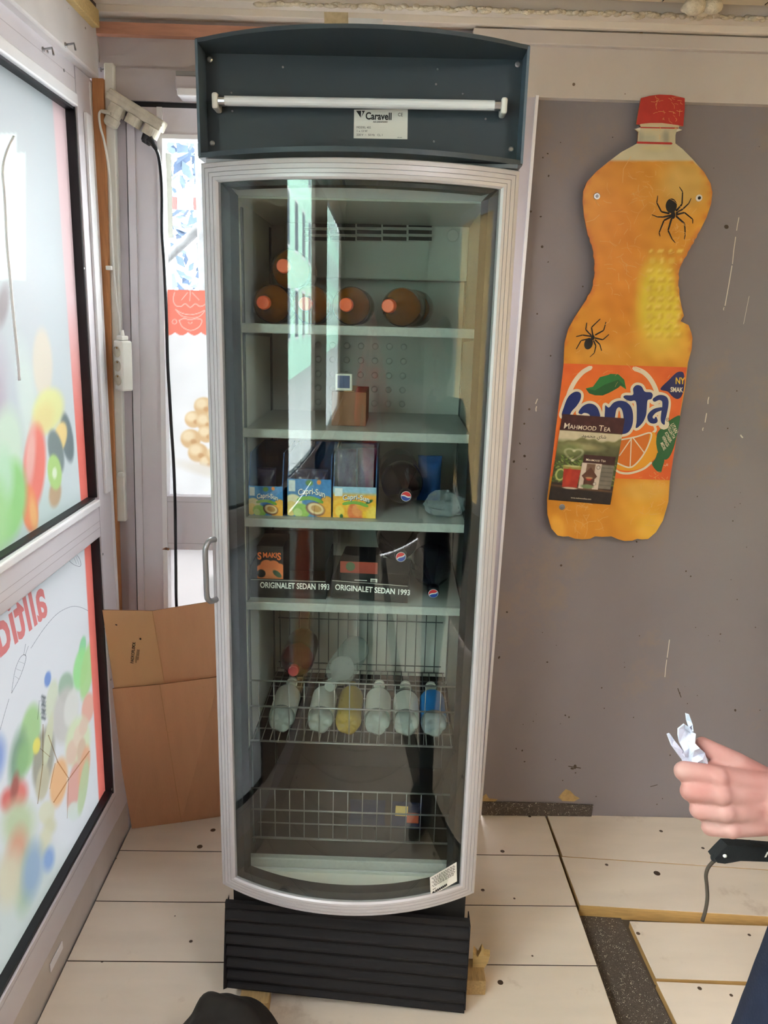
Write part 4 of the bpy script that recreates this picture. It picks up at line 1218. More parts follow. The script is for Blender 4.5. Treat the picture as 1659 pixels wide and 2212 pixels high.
# ================================================================== CONTENTS OF THE REFRIGERATOR
def bottle(name, label, base, tip, r, body_m, cap_m, label_m=None, lab=(0.25, 0.55), group=None, cap_r=0.0145, logo=None, petal=False, clear_base=0.0, cat='bottle', waist=False, neck_m=None):
    base, tip = Vector(base), Vector(tip)
    d = tip-base; L = d.length; q = d.normalized().to_track_quat('Z', 'Y')
    t = thing(name, label, cat, base, q, group)
    pr = [(0.30*r, 0.004), (0.62*r, 0.0), (0.86*r, 0.003), (0.985*r, 0.016), (r, 0.03)]
    for k in range(1, 9):
        z = 0.03+(0.60*L-0.03)*k/8
        rr_ = r
        if waist: rr_ = r*(1-0.07*math.exp(-((z/L-0.36)/0.07)**2))
        pr.append((rr_, z))
    for k in range(1, 9):
        a = k/8; pr.append((r+(0.0135-r)*(a*a*(3-2*a)), 0.60*L+(0.905*L-0.60*L)*a))
    pr += [(0.0125, 0.94*L), (0.0125, 0.955*L)]
    seg = 30
    V, Fc = lathe_geo(pr, seg)
    if petal:
        V2 = []
        for (x, y, z) in V:
            if z < 0.017:
                a = math.atan2(y, x); rr_ = math.hypot(x, y)
                z = z+0.006*(0.5+0.5*math.cos(5*a))*min(1, rr_/(0.6*r))
            V2.append((x, y, z))
        V = V2
    mesh('body', V, Fc, body_m, t, local=True, smooth=True)
    if label_m:
        mesh('label_sleeve', *lathe_geo([(r*1.004 if not waist else r*1.004*(1-0.07*math.exp(-((f_-0.36)/0.07)**2)), f_*L) for f_ in np.linspace(lab[0], lab[1], 7)], seg, False), label_m, t, local=True, smooth=True)
    cz = 0.935*L
    c = mesh('cap', *lathe_geo([(cap_r, cz), (cap_r*1.04, cz+0.002), (cap_r*0.98, L-0.002), (cap_r*0.86, L)], 24), cap_m, t, local=True)
    if logo:
        # globe mark: white ring, red upper half, blue lower half, white wave; roll turns it upright
        M3 = q.to_matrix(); ux = M3 @ Vector((1, 0, 0)); uy = M3 @ Vector((0, 1, 0))
        rt = Vector((1, 0, 0)); rt = (rt-d.normalized()*rt.dot(d.normalized())).normalized(); up = d.normalized().cross(rt)
        if up.z < 0: up = -up
        sh = Sheet(lambda x, y: tip+(rt*x-up*y)*cap_r, d.normalized())
        R_ = 0.74
        decal('cap_disc', sh, [ell2(0, 0, 0.80, 0.80, 0, 28)], 'cap_logo_white', 0.0003, c)
        def half(sg, rot):
            pts = []
            for k in range(15):
                a = math.pi*k/14; pts.append((R_*math.cos(a), sg*R_*math.sin(a)))
            for k in range(1, 10):
                x = -R_+2*R_*k/10; pts.append((x, sg*0.10+0.10*math.sin(x*4)))
            cs, sn = math.cos(rot), math.sin(rot)
            return poly2([(x*cs-y*sn, x*sn+y*cs) for x, y in pts])
        decal('cap_mark', sh, [half(-1, logo)], 'logo_red', 0.0006, c)
        decal('cap_mark', sh, [half(1, logo)], 'logo_blue', 0.0006, c)
    return t
def FP(px, py, yl): return FWd(FL(px, py, yl))
# orange soda bottles lying on the top shelf, caps to the front
def lie(px, py, dx=0.0, dz=0.0, L=0.30, yl=0.085):
    tip = FP(px, py, yl); l = FMI @ tip
    base = FWd((l.x+dx, yl+math.sqrt(L*L-dx*dx-dz*dz), l.z+dz))
    return base, tip
def orange(px, label, dx=0.0, dz=0.0, z=None, py=650):
    b, t = lie(px, py, dx, dz)
    z0 = (SH[0]+0.0447) if z is None else z
    sh_ = z0-t.z
    lx = (FMI @ t).x
    if lx < -0.206: b += FM.to_3x3() @ Vector((-0.206-lx, 0, 0)); t += FM.to_3x3() @ Vector((-0.206-lx, 0, 0))
    b.z += sh_; t.z += sh_
    return bottle('soda_bottle', label, b, t, 0.043, 'orange_drink', 'cap_orange', None, group='orange soda bottles lying on the top shelf', waist=True)
orange(540, 'orange soda bottle lying leftmost on the top shelf, orange cap to front', 0.0)
orange(659, 'orange soda bottle lying second from left on the top shelf', 0.0)
orange(747, 'orange soda bottle lying third from left on the top shelf', 0.01)
orange(838, 'orange soda bottle lying rightmost on the top shelf, turned to the right', 0.07)
orange(611, 'orange soda bottle lying on top of two others on the top shelf', 0.0, z=SH[0]+0.0447+0.0755, py=560)
# cola bottles
def cola(px, py, label, dx, dz, L=0.31, rot=0.0, yl=0.095, r=0.050):
    b, t = lie(px, py, dx, dz, L, yl)
    return bottle('cola_bottle', label, b, t, r, 'cola', 'cap_black', 'cola_label', (0.28, 0.52), 'black cola bottles lying on the shelves', logo=rot)
cola(877, 1072, 'black cola bottle lying beside the fruit juice cartons, cap to front', -0.02, 0.012, rot=0.1)
cola(866, 1203, 'black cola bottle lying behind the right black tray, above its neighbour', -0.022, 0.012, rot=-0.6)
cola(936, 1282, 'black cola bottle lying lowest, in the right corner of its shelf', 0.0, 0.068, rot=-0.5)
# small bottles lying in the wire basket, bases to the front
def small(px, py, label, lm, body='pet_clear', cap='white_plastic', lab=(0.14, 0.62), dx=0.0, L=0.225, r=0.0325, neck=None):
    b0 = FP(px, py, 0.095); l = FMI @ b0
    base = FWd((l.x, 0.095, 0.7265+r)); tip = FWd((l.x+dx, 0.095+L, 0.7265+r))
    return bottle('drink_bottle', label, base, tip, r, body, cap, lm, lab, 'small bottles lying in the wire basket', petal=True)
small(605, 1570, 'small clear bottle with white label, leftmost in the wire basket', 'label_white')
small(690, 1570, 'small clear bottle with white label, second from left in the wire basket', 'label_white', cap='label_dark')
small(751, 1572, 'small bottle of yellow drink in the wire basket', None, 'yellow_drink', 'label_dark')
small(814, 1576, 'small bottle with plain white sleeve in the middle of the wire basket', 'label_white')
b_ = small(877, 1574, 'small bottle with white sleeve and black neck band in the wire basket', 'label_white', lab=(0.14, 0.58))
mesh('neck_band', *lathe_geo([(0.0328, 0.585*0.225), (0.0331, 0.60*0.225), (0.028, 0.68*0.225), (0.0235, 0.74*0.225)], 26, False), 'label_dark', b_, local=True, smooth=True)
M4 = wmat(b_)
sh = Sheet(lambda x, y: M4 @ Vector((0.0335*math.sin(x/0.0335), 0, 0)), (0, 0, 1))
small(938, 1572, 'small bottle with bright blue sleeve, rightmost in the wire basket', 'label_blue')
# red bottle standing behind on the left
l = FL(640, 1500, 0.30)
bt_ = bottle('drink_bottle', 'large red bottle lying behind the left small bottles in the wire basket', FWd((-0.165, 0.455, 0.7265+0.090)), FWd((-0.160, 0.20, 0.7265+0.120)), 0.045, 'red_drink', 'label_red', None, group='large bottles in the wire basket')
bottle('drink_bottle', 'large clear bottle lying behind with its open neck to the front', FWd((-0.010, 0.44, 0.7265+0.040+0.045)), FWd((-0.064, 0.16, 0.7265+0.100)), 0.04, 'pet_clear', 'pet_clear', None, group='large bottles in the wire basket')

# printed cartons
def quadgrid(q, nu, nv):
    return grid_geo(lambda u, w: q[0]*(1-u)*(1-w)+q[1]*u*(1-w)+q[2]*u*w+q[3]*(1-u)*w, nu, nv)
def juice_tray(label, xl, xr, ytop, ybot, style, yl=0.10, side_h=0.14, depth=0.22):
    a, b = FL(xl, ybot, yl), FL(xr, ybot, yl)
    x0, x1 = max(a.x, -0.2465), b.x; zb = SH[2]+0.0005; zt = FL((xl+xr)/2, ytop, yl).z
    t = thing('juice_carton', label, 'carton', FWd(((x0+x1)/2, yl+depth/2, zb)), (0, 0, FRA), 'open fruit juice display cartons')
    def bx_(nm, *a_): 
        v, f = box_geo(*a_); return mesh(nm, [FWd(q) for q in v], f, 'carton_side', t)
    bx_('base', x0, x1, yl+0.002, yl+depth, zb, zb+0.002)
    bx_('back', x0, x1, yl+depth-0.002, yl+depth, zb+0.002, zb+side_h)
    for xa in (x0, x1-0.002):
        v = [(xa, yl+0.002, zb+0.002), (xa+0.002, yl+0.002, zb+0.002), (xa+0.002, yl+depth-0.002, zb+0.002), (xa, yl+depth-0.002, zb+0.002),
             (xa, yl+0.002, zt), (xa+0.002, yl+0.002, zt), (xa+0.002, yl+0.03, zb+side_h), (xa, yl+0.03, zb+side_h), (xa+0.002, yl+depth-0.002, zb+side_h), (xa, yl+depth-0.002, zb+side_h)]
        mesh('side', [FWd(q) for q in v], [(0, 3, 9, 7, 4), (1, 5, 6, 8, 2), (0, 4, 5, 1), (4, 7, 6, 5), (7, 9, 8, 6), (0, 1, 2, 3), (3, 2, 8, 9)], 'carton_side', t)
    q = [FWd((x0, yl, zt)), FWd((x1, yl, zt)), FWd((x1, yl, zb)), FWd((x0, yl, zb))]
    v, f = quadgrid(q, 90, 70)
    o = mesh('front_panel', v, f, 'paper_print', t)
    uu = np.array([i/90 for j in range(71) for i in range(91)]); ww = np.array([j/70 for j in range(71) for i in range(91)])
    P = Paint(uu*100, ww*78, (64, 132, 196))
    if style == 'orange':
        P.c[:] = (150, 190, 220); P.rect(-5, 18, 105, 90, (238, 170, 60), 10)
        P.rect(4, 4, 22, 24, (226, 232, 236), 1)
        for c in [(20, 58, 26, 30, (246, 190, 60)), (16, 62, 15, 20, (250, 170, 40)), (56, 62, 22, 26, (228, 120, 70)), (58, 58, 14, 16, (240, 150, 90)), (92, 66, 24, 28, (248, 190, 50)), (72, 46, 18, 14, (240, 170, 60))]:
            P.ell(*c, 10, 0.2)
        P.ell(16, 62, 11, 15, (252, 210, 90), 0, 0.5); P.ell(94, 68, 16, 20, (252, 212, 96), 0, 0.5)
        P.ell(84, 36, 9, 4, (60, 110, 50), -30, 0.4); P.ell(20, 75, 4, 6, (60, 110, 60), 0, 0.4)
    else:
        for c in [(14, 48, 20, 16, (226, 214, 176)), (8, 62, 14, 16, (232, 200, 120)), (32, 66, 20, 15, (150, 190, 90)), (24, 70, 10, 9, (196, 216, 140)),
                  (90, 50, 16, 16, (236, 168, 66)), (86, 66, 24, 20, (240, 170, 60)), (64, 62, 22, 14, (120, 70, 60)), (65, 61, 19, 11.5, (236, 206, 160)), (66, 61, 12, 7, (200, 150, 86))]:
            P.ell(*c, 12, 0.2)
        P.ell(50, 8, 8, 6, (90, 140, 60), 0, 0.5); P.ell(72, 6, 5, 5, (240, 150, 80), 0, 0.5)
        P.rect(3, 3, 18, 26, (214, 222, 226), 1)
    P.noise(5, 0.5, 3)
    colour_attr(o, P.c)
    shq = Sheet(lambda x, y: q[0]+(q[1]-q[0])*(x/100)+(q[3]-q[0])*(y/78), FM.to_3x3() @ Vector((0, -1, 0)))
    L = []
    ban = [(22+60*k/10, 44-7*math.sin(math.pi*k/10)+k*0.4) for k in range(11)]
    decal('banner', shq, [stroke2(ban, [4]+[8]*9+[4], 0)], mat('banner_green', (126, 178, 74), 0.5), 0.0003, o)
    # brand lettering along a shallow arc
    x = 22 if style == 'orange' else 24
    def arced(bold, dx, dy):
        pt_, fs_ = text2('Capri-Sun', 17.5, 0, 0, 0, 0.86, bold)
        wd = max(q_[0] for q_ in pt_)
        return [(x+dx+a_*62/wd, 34+dy+b_-5*math.sin(math.pi*min(max(a_/wd, 0), 1))+3*a_/wd) for a_, b_ in pt_], fs_
    shapes, shad = [arced(0.022, 0, 0)], [arced(0.035, 0.9, 1.1)]
    decal('lettering_shadow', shq, shad, mat('carton_navy', (30, 60, 110), 0.5), 0.0006, o)
    decal('lettering', shq, shapes, 'text_white', 0.0009, o)
    return t
juice_tray('blue fruit juice display carton standing leftmost on its shelf', 517, 611, 1050, 1103, 'blue')
juice_tray('taller blue fruit juice display carton standing in the middle', 621, 715, 1035, 1107, 'blue')
juice_tray('orange fruit juice display carton standing rightmost, purple pouches in it', 719, 812, 1052, 1110, 'orange')
def pouch(name, label, c, w, h, d, m, rot=(0, 0, 0), group=None, cat='pouch'):
    """pillow pouch with flat sealed ends; c is the bottom centre"""
    t = thing(name, label, cat, c, rot, group)
    nu, nv = 10, 14; V, Fc = [], []
    for sgn in (-1, 1):
        off = len(V)
        for j in range(nv+1):
            for i in range(nu+1):
                u, w_ = i/nu*2-1, j/nv
                bul = max(0, 1-u*u)**0.5*max(0, math.sin(math.pi*min(max((w_-0.03)/0.9, 0), 1)))**0.6
                V.append((u*w/2*(1-0.05*math.sin(math.pi*w_)), sgn*(0.0008+d/2*bul), w_*h))
        for j in range(nv):
            for i in range(nu):
                a = off+j*(nu+1)+i
                Fc.append((a, a+1, a+nu+2, a+nu+1) if sgn < 0 else (a, a+nu+1, a+nu+2, a+1))
    mesh('body', V, Fc, m, t, local=True, smooth=True)
    v, f = box_geo(-w/2, w/2, -0.0012, 0.0012, h*0.955, h, 0)
    mesh('seal', v, f, m, t, local=True)
    return t
for k, (x, nm) in enumerate([(748, 'left'), (790, 'right')]):
    l = FL(x, 1100, 0.14)
    pouch('drink_pouch', 'dark purple drink pouch, %s one in the orange juice carton' % nm, FWd((l.x, 0.135+0.02*k, SH[2]+0.004)), 0.044, 0.15, 0.030, 'purple_pack', (0, 0, FRA), 'drink pouches in the cartons')
for k, x in enumerate([655, 690]):
    l = FL(x, 1100, 0.14)
    pouch('drink_pouch', 'dark drink pouch, %s one in the middle juice carton' % ('left' if k == 0 else 'right'), FWd((l.x, 0.14, SH[2]+0.004)), 0.040, 0.10, 0.030, 'navy_pack', (0, 0, FRA), 'drink pouches in the cartons')
l = FL(577, 1100, 0.14)
pouch('drink_pouch', 'dark drink pouch in the leftmost juice carton', FWd((l.x, 0.14, SH[2]+0.004)), 0.044, 0.10, 0.03, 'navy_pack', (0, 0, FRA), 'drink pouches in the cartons')
# clear film wrap standing round the purple pouches: crinkled sheet
V, Fc = grid_geo(lambda u, w: FWd((FL(765, 1000, 0.118).x-0.045+0.09*u, 0.113+0.006*math.sin(u*23+w*5)*math.sin(w*9+1)+0.003*random.uniform(-1, 1), SH[2]+0.064+0.105*w)), 14, 12)
tag(mesh('plastic_wrap', V, Fc, 'wrap', loc=FWd((FL(765, 1000, 0.118).x, 0.113, SH[2]+0.064))), 'crinkled clear plastic wrap in front of the purple pouches', 'plastic wrap')
# blue packet right of the cola bottle, clear crumpled packs on the same shelf
l = FL(925, 1110, 0.28)
pouch('drink_pouch', 'bright blue packet standing behind at the right end of the juice shelf', FWd((l.x, 0.30, SH[2]+0.0005)), 0.06, 0.115, 0.045, 'blue_pack', (0, 0, FRA), 'packets on the juice shelf')
def crumple(name, label, c, r, m, seed, cat):
    rs = random.Random(seed); bm = bmesh.new()
    bmesh.ops.create_icosphere(bm, subdivisions=3, radius=1.0)
    zmin = 9
    for q in bm.verts:
        k = 1+rs.uniform(-0.18, 0.18); q.co = Vector((q.co.x*r[0]*k, q.co.y*r[1]*k, q.co.z*r[2]*k)); 
        q.co.z = max(q.co.z, -r[2]*0.8); zmin = min(zmin, q.co.z)
    bm.verts.index_update()
    v = [tuple(q.co+Vector((0, 0, -zmin))+Vector(c)) for q in bm.verts]; f = [tuple(q.index for q in fc_.verts) for fc_ in bm.faces]; bm.free()
    return tag(mesh(name, v, f, m, loc=c), label, cat)
l = FL(950, 1105, 0.16)
crumple('plastic_pack', 'crumpled clear plastic pack at the right end of the juice shelf', FWd((l.x+0.012, 0.16, SH[2]+0.0005)), (0.045, 0.045, 0.030), 'wrap', 5, 'plastic pack')
# brown box with a small white carton on the second shelf
l0, l1 = FL(716, 930, 0.16), FL(790, 930, 0.16)
t = thing('cardboard_box', 'small closed brown box on the second shelf', 'box', FWd(((l0.x+l1.x)/2, 0.22, SH[1])), (0, 0, FRA))
w_ = l1.x-l0.x
mesh('body', *box_geo(-w_/2, w_/2, -0.06, 0.10, 0.0005, 0.078, 0.001), 'brown_box', t, local=True)
mesh('tape', *box_geo(-0.012, 0.012, -0.0605, 0.1005, 0.0785, 0.0795), 'cardboard_flap', t, local=True)
t = thing('drink_carton', 'small white printed carton standing on the brown box', 'carton', FWd((FL(742, 850, 0.17).x, 0.185, SH[1]+0.0796)), (0, 0, FRA))
mesh('body', *box_geo(-0.019, 0.019, -0.015, 0.015, 0.0, 0.038, 0.001), 'sticker_white', t, local=True)
mesh('print_panel', *box_geo(-0.014, 0.014, -0.0156, -0.0151, 0.006, 0.034), mat('carton_blue', (88, 100, 140), 0.5), t, local=True)
# black display trays with lettering
def tray(label, x0, x1, yl, zb, h, depth, yaw, roll, text_px, mtext, bk=2.4, sd=1.7):
    c = FWd(((x0+x1)/2, yl, zb))
    t = thing('display_tray', label, 'tray', c, (0, roll, FRA+yaw), 'black display trays on the lowest solid shelf')
    w = x1-x0
    for nm, a_ in [('base', (-w/2, w/2, 0, depth, 0.0005, 0.003)), ('front', (-w/2, w/2, 0, 0.003, 0.003, h)), ('back', (-w/2, w/2, depth-0.003, depth, 0.003, h*bk)),
                   ('side', (-w/2, -w/2+0.003, 0.003, depth-0.003, 0.003, h*sd)), ('side', (w/2-0.003, w/2, 0.003, depth-0.003, 0.003, h*sd))]:
        mesh(nm, *box_geo(*a_), 'tray_black', t, local=True)
    M4_ = wmat(t)
    shq = Sheet(lambda x, y: M4_ @ Vector((-w/2+w*x/100, -0.0004, h-h*y/30)), M4_.to_3x3() @ Vector((0, -1, 0)))
    decal('lettering', shq, [text2('ORIGINALET SEDAN 1993', 13.0, text_px[0], text_px[1], 0, text_px[2], 0.02)], 'text_white', 0.0003, t)
    decal('edge_line', shq, [stroke2([(1, 1.2), (99, 1.2)], 0.5, 0)], 'sticker_white', 0.0003, t)
    return t
a, b = FL(508, 1290, 0.10), FL(704, 1290, 0.10); a.x = max(a.x, -0.2465)
tray('left black display tray with white lettering, orange juice carton in it', a.x, b.x, 0.10, SH[3], 0.046, 0.20, 0.0, 0.0, (13, 14, 0.62), None)
a, b = FL(711, 1290, 0.088), FL(886, 1290, 0.088)
tray('right black display tray with white lettering, set slightly askew', a.x+0.003, b.x-0.006, 0.092, SH[3]+0.004, 0.044, 0.20, -0.05, 0.03, (5, 16, 0.66), None, 1.0, 1.0)
# orange juice carton in the left tray
t = thing('juice_box', 'black and orange juice box with fruit print in the left tray', 'carton', FWd((FL(584, 1250, 0.115).x, 0.135, SH[3]+0.0035)), (0, 0, FRA))
mesh('body', *box_geo(-0.031, 0.031, -0.02, 0.09, 0, 0.118, 0.001), 'carton_dark', t, local=True)
M4_ = wmat(t)
q = [M4_ @ Vector(p_) for p_ in [(-0.0305, -0.0206, 0.113), (0.0305, -0.0206, 0.113), (0.0305, -0.0206, 0.0), (-0.0305, -0.0206, 0.0)]]
v, f = quadgrid(q, 60, 100)
o = mesh('front_print', v, f, 'paper_print', t)
uu = np.array([i/60 for j in range(101) for i in range(61)]); ww = np.array([j/100 for j in range(101) for i in range(61)])
P = Paint(uu*60, ww*113, (30, 26, 30))
for c in [(10, 60, 16, 20), (22, 42, 15, 14), (38, 42, 14, 13), (52, 56, 14, 20), (30, 85, 46, 46)]:
    P.ell(*c, (232, 128, 76), 0, 0.15)
P.ell(30, 70, 22, 18, (240, 150, 96), 0, 0.8); P.ell(9, 62, 10, 10, (34, 40, 40), 0, 0.15); P.ell(46, 62, 12, 6, (70, 96, 70), 40, 0.25)
P.ell(20, 92, 14, 9, (246, 190, 130), 25, 0.2); P.ell(20, 92, 12, 7, (238, 140, 76), 25, 0.3); P.ell(48, 86, 6, 10, (240, 176, 90), 0, 0.5)
colour_attr(o, P.c)
shq = Sheet(lambda x, y: q[0]+(q[1]-q[0])*(x/60)+(q[3]-q[0])*(y/113), FM.to_3x3() @ Vector((0, -1, 0)))
L = []
x = 1
for ch, sz, ad, dy in [('S', 24, 12, 2), ('M', 17, 11.5, -3), ('A', 17, 9, -3), ('K', 17, 9, -3), ('I', 17, 3.5, -3), ('S', 24, 11, 2)]:
    L.append(text2(ch, sz, x, 25+dy, 0, 0.85, 0.03)); x += ad
decal('lettering', shq, L, mat('lettering_orange', (240, 120, 60), 0.5), 0.0004, o)
# juice packs in the right tray: dark wrapped pack with bar code
t = thing('juice_pack', 'dark wrapped juice pack with bar code in the right tray', 'drink pack', FWd((FL(778, 1255, 0.12).x, 0.15, SH[3]+0.0085)), (0.0, 0, FRA-0.05))
mesh('body', *box_geo(-0.050, 0.046, -0.03, 0.10, 0, 0.080, 0.006), 'carton_dark', t, local=True)
mesh('red_panel', *box_geo(-0.046, 0.042, -0.0308, -0.0302, 0.052, 0.080), mat('panel_red', (150, 62, 48), 0.4), t, local=True)
mesh('green_dot', *xform(lathe_geo([(0.011, 0), (0.011, 0.0004)], 16), Matrix.Translation((-0.022, -0.0308, 0.068)) @ Matrix.Rotation(math.pi/2, 4, 'X')), mat('dot_green', (70, 100, 70), 0.5), t, local=True)
mesh('barcode_label', *box_geo(0.026, 0.042, -0.0308, -0.0302, 0.004, 0.040), 'sticker_white', t, local=True)
bars = []
zz = 0.006
while zz < 0.038:
    w_ = random.choice([0.0006, 0.001, 0.0015]); bars.append(box_geo(0.028, 0.038, -0.0312, -0.0309, zz, zz+w_)); zz += w_+random.choice([0.0007, 0.0011])
mesh('bar_code', *join_geo(*bars), 'ink_black', t, local=True)
M4_ = wmat(t)
shq2 = Sheet(lambda x, y: M4_ @ Vector((x, -0.0309, y)), M4_.to_3x3() @ Vector((0, -1, 0)))
tl = []
for k in range(7):
    tl.append(stroke2([(-0.012, 0.008+k*0.0045), (-0.012+random.uniform(0.02, 0.036), 0.008+k*0.0045)], 0.0016, 0))
decal('small_print', shq2, tl, 'text_white', 0.0, t)
# flat packs in the lowest basket
p_ = onZ(792, 1785, 0.396)
pouch('snack_pack', 'flat navy packet lying on the dark floor of the refrigerator', (p_.x, p_.y, 0.396), 0.10, 0.075, 0.016, 'navy_pack', (math.radians(-62), 0, FRA), 'flat packets on the refrigerator floor')
p_ = onZ(876, 1790, 0.396)
t = pouch('snack_pack', 'flat packet with yellow and red print on the dark floor of the refrigerator', (p_.x, p_.y, 0.396), 0.085, 0.075, 0.016, 'navy_pack', (math.radians(-62), 0, FRA-0.05), 'flat packets on the refrigerator floor')
mesh('print_yellow', *box_geo(-0.03, 0.004, -0.0095, -0.0088, 0.030, 0.058, 0.0), mat('pack_yellow', (226, 190, 110), 0.4), t, local=True)
mesh('print_red', *box_geo(0.002, 0.034, -0.0098, -0.0088, 0.012, 0.040, 0.0), mat('pack_red', (196, 90, 60), 0.4), t, local=True)

# ================================================================== BOTTLE-SHAPED SIGN ON THE WALL
SY = 2.386            # printed face; sign stands just in front of the beam and wall
sg = thing('bottle_sign', 'large orange bottle-shaped advertising board screwed to the wall', 'sign', onY(1300, 1165, SY+0.003))
sh = Sheet(lambda x, y: onY(x, y, SY), (0, -1, 0))
A5 = lambda pts: [(1100+x/2.968, 180+y/2.968) for x, y in pts]
A6 = lambda pts: [(1100+x/2.968, 680+y/2.968) for x, y in pts]
right = A5([(1125, 160), (1115, 275), (1090, 276), (1085, 288), (1108, 300), (1072, 312), (1066, 330), (1065, 385), (1110, 420), (1180, 490), (1250, 570), (1290, 640), (1303, 700), (1295, 770), (1265, 860), (1220, 950), (1160, 1060), (1110, 1150), (1090, 1200), (1085, 1270), (1090, 1350), (1105, 1430), (1120, 1490), (1098, 1525), (1150, 1550), (1168, 1600)])
right += A6([(1175, 150), (1170, 220), (1145, 310), (1130, 450), (1100, 620), (1060, 860), (1030, 1060), (1020, 1200), (985, 1320), (940, 1395), (890, 1438), (850, 1440), (820, 1436), (790, 1448), (740, 1450), (700, 1440), (655, 1420), (600, 1424), (550, 1420), (520, 1436), (470, 1440), (420, 1435), (380, 1420), (345, 1422), (310, 1415), (270, 1370), (245, 1280), (243, 1190), (260, 1050), (300, 850), (330, 600), (350, 300), (355, 180), (380, 90)])
left = A5([(420, 1500), (480, 1410), (530, 1320), (545, 1240), (548, 1160), (535, 1060), (500, 950), (480, 850), (472, 760), (475, 690), (500, 630), (560, 565), (640, 500), (720, 440), (795, 400), (822, 384), (828, 310), (805, 294), (842, 282), (840, 266), (815, 262), (830, 170), (845, 95), (900, 80), (960, 72), (1040, 75), (1125, 95)])
out = right+left
# serrated stretches of the outline where the printed bottle has grips
def serrate(pts):
    res = []
    for i, p_ in enumerate(pts):
        q_ = pts[(i+1) % len(pts)]
        res.append(p_)
        d_ = math.hypot(q_[0]-p_[0], q_[1]-p_[1])
        if 470 < p_[1] < 660 and d_ > 14 and 470 < q_[1] < 660:
            n_ = int(d_/7)
            nx_, ny_ = -(q_[1]-p_[1])/d_, (q_[0]-p_[0])/d_
            for k in range(1, n_):
                t_ = k/n_; s_ = 0.9 if k % 2 else -0.9
                res.append((p_[0]+(q_[0]-p_[0])*t_+nx_*s_, p_[1]+(q_[1]-p_[1])*t_+ny_*s_))
    return res
out = serrate(out)
def inside(px, py, poly):
    x = np.asarray(px); y = np.asarray(py); c = np.zeros(len(x), bool); n_ = len(poly)
    for i in range(n_):
        x0, y0 = poly[i]; x1, y1 = poly[(i+1) % n_]
        if y0 == y1: continue
        k = ((y0 > y) != (y1 > y)) & (x < (x1-x0)*(y-y0)/(y1-y0)+x0)
        c ^= k
    return c
gx, gy = np.meshgrid(np.arange(1184, 1540, 6.0), np.arange(206, 1168, 6.0)); gx, gy = gx.ravel(), gy.ravel()
ok = inside(gx, gy, out)
# keep grid points off the outline
oa = np.array(out)
keep = []
for x_, y_ in zip(gx[ok], gy[ok]):
    if np.min((oa[:, 0]-x_)**2+(oa[:, 1]-y_)**2) > 6: keep.append((x_, y_))
pts2 = [Vector(p_) for p_ in out]+[Vector(p_) for p_ in keep]
no = len(out)
cdt = delaunay_2d_cdt(pts2, [(i, (i+1) % no) for i in range(no)], [list(range(no))], 1, 1e-4)
cv = [(p_.x, p_.y) for p_ in cdt[0]]
cf = [tuple(t_) for t_ in cdt[2]]
def orient(fs):
    res = []
    for t_ in fs:
        a_, b_, c_ = (cv[i] for i in t_[:3])
        s_ = (b_[0]-a_[0])*(c_[1]-a_[1])-(b_[1]-a_[1])*(c_[0]-a_[0])
        res.append(t_ if s_ < 0 else t_[::-1])
    return res
face = mesh('board', [sh.pt(x, y, 0) for x, y in cv], orient(cf), 'sign_print', sg)
P = Paint([p_[0] for p_ in cv], [p_[1] for p_ in cv], (214, 142, 36))
P.grad(lambda x, y: np.clip((x-1330)/200, 0, 1)*0.5, (220, 158, 50))
P.ell(1480, 395, 52, 58, (208, 172, 96), 0, 0.9, 0.8)
P.ell(1330, 560, 60, 160, (222, 136, 40), 0, 0.9, 0.7)
P.ell(1424, 655, 44, 92, (226, 200, 60), -4, 0.5); P.ell(1430, 690, 50, 60, (226, 204, 66), 0, 0.9, 0.7)
for r_ in range(11):
    for c_ in range(4):
        x_, y_ = 1408+c_*21+(r_ % 2)*4-r_*1.0, 545+r_*20
        if y_ > 735: continue
        P.ell(x_, y_, 8, 7, (196, 150, 40), 0, 0.4, 0.55 if r_ > 2 else 0.35); P.ell(x_-2, y_-2, 5, 4, (240, 216, 110), 0, 0.5, 0.75)
P.ell(1430, 755, 60, 30, (222, 178, 70), 0, 0.9, 0.6); P.ell(1290, 760, 50, 24, (220, 160, 70), 0, 0.9, 0.5)
P.ell(1390, 1110, 50, 50, (226, 166, 50), 0, 0.9, 0.9); P.ell(1395, 1060, 50, 22, (228, 180, 84), 0, 0.7, 0.7)
P.ell(1405, 1140, 26, 30, (232, 184, 66), 20, 0.6, 0.7); P.ell(1205, 1140, 14, 26, (236, 176, 60), -15, 0.6, 0.7)
# darker rim of the printed bottle
d2 = np.array([np.sqrt(np.min((oa[:, 0]-x_)**2+(oa[:, 1]-y_)**2)) for x_, y_ in cv])
P.over(np.clip(1-d2/11, 0, 1)*0.55*((P.y > 345) & (P.y < 780)), (190, 86, 40))
P.over(np.clip((350-P.y)/5, 0, 1), (198, 190, 158)); P.ell(1418, 320, 30, 6, (206, 196, 150), 0, 0.5); P.ell(1400, 300, 20, 10, (180, 180, 156), 0, 0.5)
P.ell(1438, 296, 8, 14, (150, 148, 132), 0, 0.7, 0.8); P.ell(1384, 296, 5, 14, (160, 158, 140), 0, 0.7, 0.8)
P.noise(5, 0.09, 5)
colour_attr(face, P.c)
